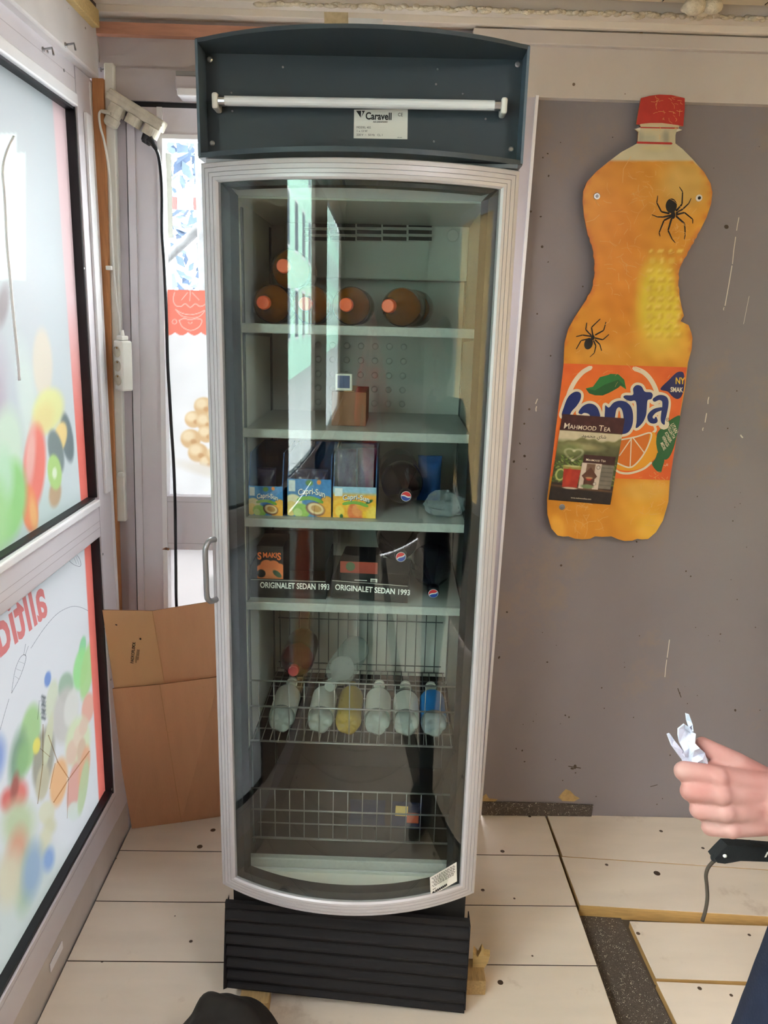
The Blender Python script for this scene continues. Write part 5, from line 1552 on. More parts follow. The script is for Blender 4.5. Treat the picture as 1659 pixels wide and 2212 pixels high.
# thickness of the board
V = [sh.pt(x, y, -0.0002) for x, y in out]+[sh.pt(x, y, -0.0052) for x, y in out]
Fc = [(i, (i+1) % no, (i+1) % no+no, i+no) for i in range(no)]
b_t = poly2(out)[1]
mesh('board_edge', V, Fc+[tuple(i+no for i in t_) for t_ in b_t], mat('sign_edge', (150, 96, 50), 0.7), sg)
z5 = Sheet(sh.to3, sh.n, (2.968, 1100, 180)); z6 = Sheet(sh.to3, sh.n, (2.968, 1100, 680)); z4 = Sheet(sh.to3, sh.n, (4.74, 1150, 780)); z7 = Sheet(sh.to3, sh.n, (5.821, 1370, 180))
capp = [(830, 170), (845, 95), (900, 80), (960, 72), (1040, 75), (1125, 95), (1125, 160), (1115, 275), (1075, 270), (1040, 262), (950, 258), (870, 260), (840, 266), (815, 262)]
decal('cap', z5, [poly2(capp)], mat('sign_red', (188, 52, 44), 0.4, var=0.15, vscale=30), 0.0004, sg)
decal('cap_ring', z5, [stroke2([(842, 268), (900, 262), (980, 262), (1085, 276)], 14, 4)], mat('sign_ring', (206, 186, 150), 0.4), 0.0006, sg)
decal('neck_line', z5, [stroke2([(840, 283), (1080, 288)], 8, 4), stroke2([(822, 380), (1040, 386)], 14, 4)], 'sign_red', 0.0006, sg)
decal('neck_tab', z5, [poly2([(803, 294), (840, 283), (838, 302)]), poly2([(1075, 290), (1108, 298), (1072, 312)])], mat('sign_white', (224, 218, 204), 0.45), 0.0007, sg)
# label
lab = [(350, 312), (700, 320), (1140, 337), (1130, 450), (1100, 620), (1060, 860), (1030, 1060), (700, 1052), (265, 1035), (300, 850), (330, 600)]
v, f = quadgrid([Vector(sh.pt(*p_, 0.00015)) for p_ in A6([(350, 312), (1140, 337), (1030, 1060), (262, 1035)])], 40, 40)
lb = mesh('label_panel', v, f, 'sign_print', sg)
uu = np.array([i/40 for j in range(41) for i in range(41)]); ww = np.array([j/40 for j in range(41) for i in range(41)])
P = Paint(uu*100, ww*100, (222, 92, 40)); P.ell(45, 50, 60, 50, (236, 122, 44), 0, 0.9); P.grad(lambda x, y: np.clip((x-75)/40, 0, 1)*0.5, (206, 74, 40)); P.noise(3, 0.3, 9)
colour_attr(lb, P.c)
WH, NV = mat('sign_offwhite', (226, 214, 190), 0.45), mat('sign_navy', (26, 46, 112), 0.4)
ring = [stroke2(crom([(600, 65), (520, 110), (450, 185), (400, 270), (370, 350), (345, 470)], 5), [34]+[46]*24+[46], 6), stroke2(crom([(1040, 75), (1130, 110), (1200, 175), (1255, 270), (1290, 380)], 5), [36]+[48]*19+[48], 6),
        stroke2(crom([(1240, 640), (1262, 700), (1240, 730)], 4), 26, 6), stroke2(crom([(860, 1120), (900, 1142), (980, 1150), (1070, 1130), (1150, 1095), (1215, 1040)], 5), 22, 6)]
for r_ in ring: decal('ring', z4, [r_], WH, 0.0004, lb)
decal('leaf', z4, [poly2([(545, 280), (620, 262), (690, 165), (780, 140), (800, 130), (880, 135), (940, 190), (960, 290), (900, 250), (880, 272), (790, 322), (720, 352), (640, 350), (580, 330)])], mat('sign_leaf', (46, 120, 62), 0.4), 0.0006, lb)
decal('leaf_vein', z4, [poly2([(545, 280), (640, 300), (740, 240), (880, 190), (950, 260), (900, 250), (880, 272), (790, 322), (720, 352), (640, 350), (580, 330)])], mat('sign_leaf_dark', (34, 92, 48), 0.4), 0.0009, lb)
# lettering: hand-drawn navy letters with a cream outline
lf = crom([(300, 560), (322, 470), (360, 375), (410, 325), (460, 312), (495, 335), (492, 390), (455, 455), (405, 510), (370, 560)], 4, True)
la = crom([(470, 525), (510, 465), (570, 435), (630, 445), (672, 490), (692, 575), (640, 600), (600, 590), (580, 545), (530, 530), (500, 545)], 4, True)
ln_ = crom([(742, 600), (742, 500), (745, 452), (772, 472), (790, 470), (830, 425), (890, 405), (955, 417), (1010, 470), (1030, 560), (1020, 660), (980, 728), (920, 748), (905, 735), (922, 680), (932, 590), (918, 505), (888, 472), (858, 500), (838, 600), (800, 640)], 4, True)
lt = crom([(930, 368), (950, 350), (1028, 345), (1030, 280), (1065, 246), (1115, 258), (1150, 312), (1212, 320), (1231, 350), (1215, 388), (1178, 402), (1170, 480), (1160, 560), (1120, 640), (1058, 686), (1066, 600), (1060, 418), (1000, 410), (955, 392)], 4, True)
a2 = [stroke2(crom([(1250, 395, 42), (1300, 372, 52), (1352, 392, 66), (1360, 450, 62), (1345, 540, 58), (1335, 610, 44), (1345, 642, 20)], 5), [p_[2] for p_ in crom([(1250, 395, 42), (1300, 372, 52), (1352, 392, 66), (1360, 450, 62), (1345, 540, 58), (1335, 610, 44), (1345, 642, 20)], 5)], 10),
      stroke2(crom([(1318, 488, 34), (1250, 510, 46), (1204, 560, 54), (1215, 606, 56), (1258, 612, 46), (1262, 580, 20)], 5), [p_[2] for p_ in crom([(1318, 488, 34), (1250, 510, 46), (1204, 560, 54), (1215, 606, 56), (1258, 612, 46), (1262, 580, 20)], 5)], 10)]
a2w = [stroke2(crom([(1250, 395), (1300, 372), (1352, 392), (1360, 450), (1345, 540), (1335, 610), (1345, 645)], 5), 112, 12), stroke2(crom([(1318, 488), (1250, 510), (1204, 560), (1215, 606), (1258, 612)], 5), 108, 12)]
white = []
for o_ in (lf, la, ln_, lt):
    white += [poly2(o_), stroke2(list(o_)+[o_[0]], 54, 8)]
decal('lettering_outline', z4, white+a2w, WH, 0.0011, lb)
decal('lettering', z4, [poly2(lf), poly2(la), poly2(ln_), poly2(lt)]+a2, NV, 0.0015, lb)
decal('registered_mark', z4, [stroke2(arcp(1384, 600, 16, 18, 0, 360, 16), 4, 4), text2('R', 24, 1376, 609, 0, 1, 0.01)], 'ink_black', 0.0015, lb)
# orange slice
decal('slice_rind', z4, [poly2(crom([(1215, 735), (1265, 760), (1294, 860), (1268, 975), (1180, 1060), (1070, 1110), (960, 1122), (862, 1095), (870, 1010), (1000, 900)], 4, True))], mat('sign_rind', (228, 158, 44), 0.4), 0.0006, lb)
decal('slice_flesh', z4, [poly2([(880, 805), (1000, 790), (1200, 738), (1185, 860), (1130, 965), (1060, 1050), (985, 1085), (880, 1050)])], mat('sign_flesh', (214, 116, 42), 0.4), 0.0009, lb)
decal('slice_lines', z4, [stroke2(crom([(900, 806), (1060, 775), (1212, 735), (1190, 850), (1130, 965), (1050, 1060), (980, 1088), (860, 1040)], 4), 15, 6), stroke2([(1012, 790), (1000, 1078)], 11, 4), stroke2([(1012, 792), (890, 968)], 11, 4), stroke2([(1030, 786), (1142, 935)], 11, 4)], WH, 0.0012, lb)
decal('blue_drop', z4, [poly2(crom([(1310, 285), (1400, 190), (1470, 122), (1515, 108), (1548, 125), (1556, 210), (1548, 300), (1520, 368), (1480, 388), (1430, 360), (1385, 312)], 4, True))], mat('sign_dropblue', (30, 36, 92), 0.4), 0.0006, lb)
decal('drop_text', z4, [text2('NY', 92, 1462, 232, 0.02, 0.75, 0.03)], mat('sign_yellow', (232, 186, 60), 0.4), 0.0010, lb)
decal('drop_text', z4, [text2('SMAK', 68, 1412, 314, 0.03, 0.72, 0.03)], WH, 0.0010, lb)
decal('green_leaf', z4, [poly2(crom([(1288, 720), (1360, 645), (1430, 590), (1508, 556), (1502, 640), (1475, 770), (1445, 890), (1400, 985), (1350, 1008), (1292, 950), (1268, 850), (1272, 770)], 3, True)),
                         poly2(crom([(1288, 930), (1350, 1000), (1330, 1090), (1312, 1142), (1260, 1112), (1224, 1050), (1258, 1000)], 3, True))], mat('sign_leaf2', (40, 98, 58), 0.4), 0.0008, lb)
ang = math.radians(63)
lines = ['UTAN', 'TILLSATTA', 'KONSER-', 'VERINGS-', 'MEDEL']; pos = [(1408, 650), (1378, 680), (1352, 735), (1322, 775), (1306, 840)]; szs = [62, 44, 46, 46, 46]
decal('leaf_text', z4, [text2(s_, z_, x_, y_, ang, 0.62, 0.012) for s_, (x_, y_), z_ in zip(lines, pos, szs)], WH, 0.0012, lb)
decal('small_mark', z4, [text2('SE', 30, 1366, 1070, 0.1, 0.8, 0.0), stroke2([(1345, 1066), (1366, 1072)], 4, 4)], WH, 0.0008, lb)
# printed spiders (stickers)
def spider(zs, body, head, legs, w, nm):
    s_ = [ell2(*body), ell2(*head)]
    for lg in legs:
        n_ = len(lg)
        for i in range(n_-1):
            (x0, y0), (x1, y1) = lg[i], lg[i+1]
            g_ = 0.05
            s_.append(stroke2([(x0+(x1-x0)*g_, y0+(y1-y0)*g_), (x1-(x1-x0)*g_, y1-(y1-y0)*g_)], [w*(1-0.22*i), w*(0.85-0.25*i)], 4))
    decal(nm, zs, s_, mat('sticker_black', (22, 18, 14), 0.5), 0.0008, sg)
spider(z7, (465, 1540, 70, 92, 0.08), (488, 1655, 28, 50), [[(440, 1637), (340, 1615), (283, 1500), (295, 1410)], [(465, 1660), (360, 1682), (290, 1680), (215, 1650)], [(465, 1678), (372, 1725), (312, 1880), (325, 1925)], [(470, 1695), (425, 1850), (475, 1960), (515, 2005)],
        [(525, 1605), (600, 1520), (607, 1365), (565, 1300)], [(525, 1635), (612, 1580), (685, 1510), (715, 1445)], [(525, 1655), (630, 1625), (735, 1710), (735, 1765)], [(525, 1670), (633, 1765), (640, 1905), (627, 1970)]], 24, 'spider_sticker')
spider(z6, (508, 185, 27, 38, 0.3), (535, 145, 12, 18), [[(535, 130), (527, 80), (585, 25)], [(525, 132), (490, 95), (497, 50)], [(550, 130), (605, 100), (620, 45)], [(548, 148), (600, 160), (640, 125)], [(525, 138), (470, 130), (428, 140)], [(520, 152), (460, 165), (428, 222)],
        [(540, 165), (555, 200), (545, 245), (515, 272)], [(550, 160), (580, 190), (592, 232)]], 9.5, 'spider_sticker')
# fixing screws
for (px, py, m_, r_) in [(1289, 424, 'steel', 0.0095), (1509.5, 428, 'sign_white', 0.0095), (1214, 1095, 'steel_dull', 0.0095)]:
    c_ = onY(px, py, SY)
    w1 = mesh('washer', *disc_at(c_+Vector((0, -0.0008, 0)), (0, -1, 0), r_, 0.0025, 20), m_, sg)
    mesh('screw', *disc_at(c_+Vector((0, -0.003, 0)), (0, -1, 0), r_*0.48, 0.0022, 12), 'steel_dull' if m_ != 'sign_white' else 'ink_black', w1)
# fine scratches in the print
L = []
rs = random.Random(11)
def scr(cx, cy, n_, spread, ln):
    for k in range(n_):
        x_, y_ = cx+rs.gauss(0, spread), cy+rs.gauss(0, spread*1.2); a_ = rs.uniform(0, 6.28); l_ = rs.uniform(0.3, 1)*ln
        p2 = [(x_, y_), (x_+l_*0.5*math.cos(a_)+rs.uniform(-2, 2), y_+l_*0.5*math.sin(a_)), (x_+l_*math.cos(a_+0.2), y_+l_*math.sin(a_+0.2))]
        if all(inside([q_[0] for q_ in p2], [q_[1] for q_ in p2], out)): L.append(stroke2(p2, rs.uniform(0.35, 0.9), 0))
scr(1440, 235, 40, 24, 16); scr(1400, 420, 40, 26, 22); scr(1350, 590, 40, 40, 26); scr(1470, 500, 30, 22, 16); scr(1255, 1110, 34, 24, 30); scr(1410, 1110, 30, 30, 20); scr(1425, 1040, 24, 12, 10); scr(1330, 750, 24, 60, 22); scr(1320, 480, 14, 40, 60)
tag(decal('scratches', sh, L, mat('sign_scratch', (226, 176, 110), 0.7), 0.0019, sg), kind='stuff')

# tea poster stuck on the sign
pq = [(1214.3, 894), (1349.4, 903.4), (1317.7, 1090), (1184.4, 1079)]
pw = [Vector(sh.pt(*p_, 0.0030)) for p_ in pq]
po = thing('tea_poster', 'small tea advertising poster stuck over the lower left of the bottle sign', 'poster', pw[3])
v, f = quadgrid(pw, 130, 180)
pf = mesh('sheet', v, f, 'paper_print', po)
uu = np.array([i/130 for j in range(181) for i in range(131)])*100; ww = np.array([j/180 for j in range(181) for i in range(131)])*140
P = Paint(uu, ww, (110, 120, 70))
P.rect(-5, -5, 105, 25.5, (66, 24, 26), 0.6)
P.over(np.clip((P.y-25.5)/0.6, 0, 1)*np.clip((47-P.y)/10, 0, 1), (206, 196, 166))
hill = 40+3*np.sin(P.x*0.09+1)+1.5*np.sin(P.x*0.3)-0.06*P.x
P.over(np.clip((P.y-hill)/3, 0, 1)*np.clip((75-P.y)/6, 0, 1), (120, 118, 76)); P.over(np.clip((P.y-hill-10)/10, 0, 1), (72, 78, 42))
P.ell(70, 52, 36, 9, (92, 92, 60), 4, 0.8); P.ell(40, 50, 30, 6, (170, 166, 120), 0, 0.9, 0.8); P.ell(20, 56, 20, 10, (120, 130, 80), 0, 0.9)
for k in range(260):
    x_, y_ = rs.uniform(0, 100), rs.uniform(66, 112)
    P.ell(x_, y_, rs.uniform(1.5, 4), rs.uniform(0.6, 1.4), rs.choice([(96, 124, 52), (120, 150, 64), (70, 96, 40), (58, 80, 36), (140, 160, 80)]), rs.uniform(-60, 60), 0.4, 0.8)
P.rect(-5, 110, 105, 145, (48, 30, 20), 3); P.rect(-5, 120, 105, 145, (30, 18, 14), 3); P.ell(50, 117, 60, 2, (90, 60, 36), 2, 0.6)
# pack
P.rect(45, 62, 96, 76, (62, 26, 24), 0.8); P.rect(44, 75, 76, 117, (206, 190, 176), 0.8); P.rect(76, 76, 96, 115, (118, 112, 100), 0.8); P.rect(52, 76, 66, 117, (120, 92, 72), 0.8)
for k in range(5): P.rect(77, 80+k*7, 95, 82+k*7, (100, 94, 84), 1)
dd = np.abs(P.x-59)*1.05+np.abs(P.y-96)*0.9
P.over(np.clip((13.5-dd)/0.8, 0, 1), (92, 54, 38)); P.rect(51, 98, 68, 112, (84, 46, 34), 0.8); P.ell(59, 101, 4.5, 2.2, (170, 40, 24), 0, 0.3); P.ell(59, 99, 6, 1.6, (200, 160, 110), 0, 0.4, 0.7)
P.ell(58, 113, 10, 3.5, (110, 130, 90), 0, 0.5); P.ell(71, 81, 3.2, 3.4, (120, 110, 100), 0, 0.2); P.ell(71, 81, 2.2, 2.4, (210, 200, 190), 0, 0.2); P.ell(69, 108, 2.6, 2.8, (130, 120, 110), 0, 0.2); P.ell(69, 108, 1.8, 2, (206, 196, 184), 0, 0.2)
# glass of tea
P.ell(12, 97, 8, 10, (176, 186, 110), 0, 0.15); P.ell(12.5, 97, 5.5, 7.5, (84, 108, 50), 0, 0.2)
P.rect(15, 81, 44, 88, (150, 140, 70), 0.8); P.ell(29.5, 82, 14, 1.6, (190, 190, 130), 0, 0.4)
wid = 14.2-(P.y-86)*0.06
P.over(np.clip((wid-np.abs(P.x-30))/0.8, 0, 1)*np.clip((P.y-86.5), 0, 1)*np.clip((117-P.y), 0, 1), (168, 44, 28)); P.ell(26, 100, 4, 13, (196, 62, 36), 0, 0.8, 0.8); P.ell(31, 118, 12, 1.6, (196, 180, 160), 0, 0.4)
for k in range(60):
    t_ = k/59*2*math.pi
    x_ = 28+12*(math.sin(t_)**3)*1.2; y_ = 62-(9*math.cos(t_)-3.2*math.cos(2*t_)-1.3*math.cos(3*t_))
    P.ell(x_, y_, 2.2, 1.6, (206, 206, 176), 0, 0.8, 0.25)
P.noise(4, 0.35, 8)
colour_attr(pf, P.c)
shp = Sheet(lambda x, y: pw[0]*(1-x/100)*(1-y/140)+pw[1]*(x/100)*(1-y/140)+pw[2]*(x/100)*(y/140)+pw[3]*(1-x/100)*(y/140), (0, -1, 0))
CR = mat('poster_cream', (236, 222, 200), 0.5)
def smallcaps(s, x, y, big, small_, sx, ang=0.0):
    res = []
    for wd in s.split(' '):
        a_ = text2(wd[0], big, x, y, ang, sx, 0.004); res.append(a_); x = max(p_[0] for p_ in a_[0])+big*0.05
        b_ = text2(wd[1:], small_, x, y, ang, sx, 0.004); res.append(b_); x = max(p_[0] for p_ in b_[0])+big*0.28
    return res
decal('title', shp, smallcaps('MAHMOOD TEA', 5, 22.5, 13.0, 9.6, 0.98), CR, 0.0006, po)
decal('pack_title', shp, smallcaps('MAHMOOD TEA', 49, 71.5, 5.4, 4.3, 0.95), CR, 0.0006, po)
decal('arabic_title', shp, [text2('\uFEA9\uFEEE\uFEE4\uFEA4\uFEE3 \uFEF1\uFE8E\uFEB7', 7.5, 36, 34.0, 0, 1.1, 0.004)], 'ink_black', 0.0006, po)
decal('web_address', shp, [text2('www.mahmoodtea.com', 3.4, 35, 134.5, 0.0, 1.0, 0.0)], CR, 0.0006, po)

# ================================================================== POWER STRIPS AND CABLES IN THE CORNER
# upper three-way block on the slant, sockets facing down
pa, pb = onY(243, 204, 2.375), onY(352, 272, 2.365)
ax = (pb-pa).normalized(); dn = Vector((0, 0, -1)); dn = (dn-ax*dn.dot(ax)).normalized(); fw = ax.cross(dn)
if fw.y > 0: fw = -fw
M4 = Matrix((( ax.x, fw.x, -dn.x, pa.x), (ax.y, fw.y, -dn.y, pa.y), (ax.z, fw.z, -dn.z, pa.z), (0, 0, 0, 1)))
Lh = (pb-pa).length
ps = thing('socket_block', 'dirty three-way socket block fixed aslant in the corner', 'socket block', pa)
v, f = box_geo(-0.006, Lh+0.004, -0.020, 0.020, -0.018, 0.012, 0.004)
mesh('housing', [M4 @ Vector(q) for q in v], f, 'dirty_plastic', ps)
v, f = box_geo(-0.008, Lh+0.006, 0.0195, 0.0215, -0.004, -0.001, 0.0005)
mesh('ridge', [M4 @ Vector(q) for q in v], f, 'dirty_plastic', ps)
for k in (0.18, 0.52, 0.86):
    c_ = M4 @ Vector((Lh*k, 0.0, -0.018))
    qd = dn.to_track_quat('Z', 'Y').to_matrix().to_4x4()
    mesh('socket', *xform(lathe_geo([(0.0235, 0), (0.0235, 0.026), (0.0205, 0.026), (0.0205, 0.006), (0.002, 0.006)], 24), Matrix.Translation(c_) @ qd), 'dirty_plastic', ps, smooth=False)
# white plug and its cable down to the lower strip
c_ = M4 @ Vector((Lh*0.18, 0.0, -0.018))+dn*0.008
wp = thing('white_plug', 'off-white angled plug in the left socket of the slanted block', 'plug', c_)
mesh('plug_body', *xform(lathe_geo([(0.0178, 0), (0.0178, 0.026), (0.0215, 0.028), (0.0205, 0.046), (0.014, 0.053)], 20), Matrix.Translation(c_) @ qd), 'dirty_plastic', wp)
s0 = onY(240, 244, 2.36); s1 = onY(218, 240, 2.362)
mesh('strain_relief', *tube_geo([s0, (s0+s1)/2, s1], [0.007, 0.006, 0.0045], 10), 'dirty_plastic', wp)
wc = [onY(x, y, 2.355+0.00003*y) for x, y in [(218, 240), (214, 248), (217, 275), (225, 305), (233, 350), (238, 400), (240, 450), (241, 500), (244, 550), (247, 600), (252, 650), (258, 690), (259, 722)]]
wc = [Vector(q) for q in crom(wc, 4)]
wcb = tag(tube('white_cable', wc, 0.0034, 'white_plastic', None, 8), 'white cable running from the angled plug down to the white power strip', 'cable')
cl1 = onY(237, 579, 2.36)
v, f = box_geo(cl1.x-0.009, cl1.x+0.007, cl1.y-0.010, cl1.y+0.006, cl1.z-0.006, cl1.z+0.006, 0.002)
tag(mesh('cable_clip', v, f, 'white_plastic', loc=cl1), 'white cable clip on the wooden corner batten holding the white cable', 'cable clip', 'cable clips')
cl2 = onY(261, 1025, 2.36)
v, f = box_geo(cl2.x-0.009, cl2.x+0.008, cl2.y-0.006, cl2.y+0.012, cl2.z-0.006, cl2.z+0.006, 0.002)
tag(mesh('cable_clip', v, f, 'white_plastic', loc=cl2), 'empty white cable clip low on the corner duct', 'cable clip', 'cable clips')
# lower white strip, turned so that its sockets face the window
tp = onY(262, 735, 2.352); bo = onY(268, 844, 2.352)
st_ = thing('power_strip', 'white three-way power strip hanging upright in the corner', 'power strip', ((tp.x+bo.x)/2, 2.352, bo.z), (0, math.radians(2.5), math.radians(-38)))
hh = tp.z-bo.z
mesh('housing', *box_geo(-0.021, 0.021, -0.019, 0.019, 0, hh, 0.006), 'white_plastic', st_, local=True)
mesh('cable_entry', *box_geo(-0.013, 0.013, -0.012, 0.012, hh, hh+0.014, 0.003), 'white_plastic', st_, local=True)
for k in (0.22, 0.5, 0.78):
    mesh('socket', *xform(lathe_geo([(0.0165, 0), (0.0165, 0.002), (0.0150, 0.0022), (0.0148, 0.0006), (0.001, 0.0004)], 22), Matrix.Translation((-0.001, -0.0188, hh*k)) @ Matrix.Rotation(math.pi/2, 4, 'X')), 'socket_dark' if False else 'dirty_plastic', st_, local=True)
    mesh('contact', *xform(lathe_geo([(0.0028, 0), (0.0028, 0.002)], 10), Matrix.Translation((-0.001, -0.0190, hh*k+0.011)) @ Matrix.Rotation(math.pi/2, 4, 'X')), 'brass', st_, local=True)
mesh('relief_cone', *lathe_geo([(0.0065, hh+0.013), (0.0045, hh+0.030)], 12), 'white_plastic', st_, local=True)
# black plug and the long black cable
c_ = M4 @ Vector((Lh*0.86, 0.0, -0.018))+dn*0.009
bp_ = thing('black_plug', 'black plug in the right socket of the slanted block', 'plug', c_)
mesh('plug_body', *xform(lathe_geo([(0.0178, 0), (0.0178, 0.022), (0.016, 0.034), (0.011, 0.040)], 18), Matrix.Translation(c_) @ qd), 'black_plastic', bp_)
k0 = onY(322, 298, 2.345); k1 = onY(337, 322, 2.350)
mesh('strain_relief', *tube_geo([k0, (k0+k1)/2, k1], [0.010, 0.0075, 0.0055], 10), 'black_plastic', bp_)
bc = [k1]+[onY(x, y, 2.36) for x, y in [(343, 340), (348, 380), (350, 430), (350, 500), (354, 560), (357, 620), (360, 700), (362, 780), (366, 850), (370, 920), (375, 1000), (378, 1080), (379, 1150), (380, 1230), (381, 1305)]]
l_ = bc[-1]
bc += [Vector((l_.x-0.004, 2.392, l_.z-0.12)), Vector((l_.x-0.010, 2.399, 0.3)), Vector((l_.x-0.012, 2.399, 0.03)), Vector((l_.x-0.03, 2.397, 0.006)), Vector((l_.x-0.10, 2.395, 0.006))]
bc = [Vector(q) for q in crom(bc, 4)]
tag(tube('black_cable', bc, 0.0048, 'black_plastic', None, 8), 'long black mains cable hanging in front of the narrow glazed door', 'cable')
# grey cable hanging in front of the left window
gc = [onX(x, y, -0.79) for x, y in [(30, 296), (14, 330), (6, 370), (10, 420), (13, 480), (16, 540), (22, 600), (27, 660), (33, 720), (39, 780), (42, 822)]]
gc = [Vector(q) for q in crom(gc, 4)]
tag(tube('grey_cable', gc, 0.0034, mat('cable_grey', (236, 238, 238), 0.4), None, 8), 'thin grey cable dangling in front of the left storefront window', 'cable')
# door closer on the header, half hidden by the canopy
dc = thing('door_closer', 'silver door closer box above the glazed door, beside the refrigerator canopy', 'door closer', (-0.49, 2.40, 2.31))
a_, b_2 = onY(378, 160, 2.35), onY(380, 205, 2.35)
v, f = box_geo(a_.x, a_.x+0.22, 2.345, 2.402, b_2.z+0.012, a_.z-0.004, 0.004)
mesh('body', v, f, 'alu_dark', dc)
v, f = box_geo(a_.x+0.006, a_.x+0.22, 2.338, 2.402, b_2.z-0.004, b_2.z+0.016, 0.003)
mesh('lower_cover', v, f, 'alu_white', dc)
v, f = box_geo(a_.x+0.002, a_.x+0.22, 2.350, 2.402, a_.z-0.003, a_.z+0.009, 0.001)
mesh('top_cap', v, f, 'steel_dull', dc)
# tags above the canopy
tag(mesh('paper_tag', *join_geo(*[([onY(*q, 2.31+dy) for q in [(700, 26), (752, 27), (753, 58), (701, 57)] for dy in (0, 0.003)], [(0, 2, 4, 6), (7, 5, 3, 1), (0, 1, 3, 2), (2, 3, 5, 4), (4, 5, 7, 6), (6, 7, 1, 0)])]), mat('tag_brown', (196, 176, 140), 0.8, var=0.3, vscale=50), loc=onY(726, 42, 2.31)), 'brownish paper tag on the cornice above the refrigerator', 'tag')
cl = thing('price_clip', 'clear plastic clip strip beside the brownish tag above the refrigerator', 'clip', onY(789, 50, 2.308))
mesh('strip', *([onY(*q, 2.308+dy) for q in [(753, 38), (827, 41), (826, 58), (752, 57)] for dy in (0, 0.003)], [(0, 2, 4, 6), (7, 5, 3, 1), (0, 1, 3, 2), (2, 3, 5, 4), (4, 5, 7, 6), (6, 7, 1, 0)]), plastic_clear('clip_clear', (226, 228, 230), 0.3), cl)

# ================================================================== FLAT-PACKED CARDBOARD BOX BESIDE THE REFRIGERATOR
cb = thing('cardboard_sheet', 'flattened brown cardboard box standing between window and refrigerator', 'cardboard box', onZ(285, 1790, 0))
def panel(nm, P2, P1, m, parent, th=0.005):
    """strip of quads: P2 bottom row, P1 top row (world), given thickness towards the wall"""
    n_ = len(P2); V = list(P2)+list(P1)+[p_+Vector((0, th, 0)) for p_ in P2]+[p_+Vector((0, th, 0)) for p_ in P1]
    Fc = []
    for i in range(n_-1):
        Fc += [(i, i+1, n_+i+1, n_+i), (2*n_+i, 3*n_+i, 3*n_+i+1, 2*n_+i+1), (i, 2*n_+i, 2*n_+i+1, i+1), (n_+i, n_+i+1, 3*n_+i+1, 3*n_+i)]
    Fc += [(0, n_, 3*n_, 2*n_), (n_-1, 2*n_+n_-1, 3*n_+n_-1, n_+n_-1)]
    o_ = mesh(nm, V, Fc, m, parent); o_.data.materials.append(MATS['cardboard_edge'])
    for i in range(n_-1): o_.data.polygons[4*i+3].material_index = 1
    return o_
bL, bC, bR = onZ(285, 1790, 0.001), onZ(392, 1776, 0.001), onZ(480, 1763, 0.001)
tL, tC, tR = onY(234, 1489, 2.238), onY(345, 1479, 2.285), onY(474, 1462, 2.268)
bX, tX = bR+Vector((0.10, 0.0, 0.0)), tR+(tR-tC)*0.7
panel('lower_panel', [bL, bC, bR, bX], [tL, tC, tR, tX], 'cardboard', cb)
uL, uC, uR = onY(248, 1496, 2.252), onY(357, 1484, 2.300), onY(474, 1468, 2.283)
vL, vC, vR = onY(221, 1318, 2.205), onY(329, 1320, 2.255), onY(472, 1297, 2.240)
uX, vX = uR+(uR-uC)*0.7, vR+(vR-vC)*0.6
panel('upper_flap', [uL, uC], [vL, vC], 'cardboard_flap', cb)
panel('upper_flap', [uC, uR, uX], [vC, vR, vX], 'cardboard', cb)
shk = Sheet(lambda x, y: onY(x, y, 2.20), (0, -1, 0))
# crease line on the lower panel and print on the flap follow the flap's plane
nn = (uC-uL).cross(vL-uL).normalized()
if nn.y > 0: nn = -nn
def on_flap(x, y):
    d_ = ray(x, y); return CAM+d_*((uL-CAM).dot(nn)/d_.dot(nn))
shf = Sheet(on_flap, nn, (3.456, 0, 1160))
ang = math.radians(-84)
decal('print', shf, [text2('PACKOPLOCK', 34, 996, 944, ang, 0.72, 0.014), text2('www.packoplock.se', 14, 1018, 940, ang, 0.9, 0.008), text2('020-505050', 17, 1034, 918, ang, 0.95, 0.012)], 'ink_black', 0.0006, cb)
decal('holes', shf, [ell2(868, 655, 9, 5, 0.3), ell2(1048, 760, 8, 7, 0.5), ell2(778, 684, 5, 4)], mat('hole_dark', (40, 28, 18), 0.9), 0.0006, cb)
def mid(a_, b_, t_): return a_+(b_-a_)*t_
e0, e1 = mid(tC, bC, 0.33), mid(tR, bR, 0.29)
mesh('crease', *tube_geo([e0+Vector((0, -0.0005, 0)), e1+Vector((0, -0.0005, 0))], 0.0011, 5), mat('crease', (196, 148, 104), 0.9), cb)
mesh('crease', *tube_geo([tC+Vector((0, -0.0005, 0)), bC+Vector((0, -0.0005, 0))], 0.0012, 5), 'crease', cb)
mesh('crease', *tube_geo([vC+Vector((0, -0.0005, 0)), uC+Vector((0, -0.0005, 0))], 0.0014, 5), 'crease', cb)

# ================================================================== BLACK BAG AT THE LOWER EDGE
c0 = onZ(412, 2212, 0); c1 = onZ(600, 2212, 0)
rs = random.Random(5)
bm = bmesh.new(); bmesh.ops.create_icosphere(bm, subdivisions=5, radius=1.0)
cx_, cy_ = -0.300, 1.40
for q in bm.verts:
    n_ = q.co.normalized()
    k = 1+0.04*math.sin(n_.x*7+n_.z*5)+0.03*math.sin(n_.y*9+n_.x*4)
    z = n_.z
    q.co = Vector((cx_+n_.x*0.140*k*(1-0.12*max(z, 0)), cy_+n_.y*0.13*k, max(0.0, 0.02+0.212*(z if z > 0 else z*0.5)*k)))
    q.co.x += 0.05*(0.15-q.co.z)*(1 if n_.x > 0 else 0)
bm.verts.index_update()
v = [tuple(q.co) for q in bm.verts]; f = [tuple(q.index for q in fc_.verts) for fc_ in bm.faces]; bm.free()
tag(mesh('black_bag', v, f, 'bag_black', smooth=True, loc=(cx_, cy_, 0)), 'rounded matt black bag on the floor at the lower edge, before the kick plate', 'bag')

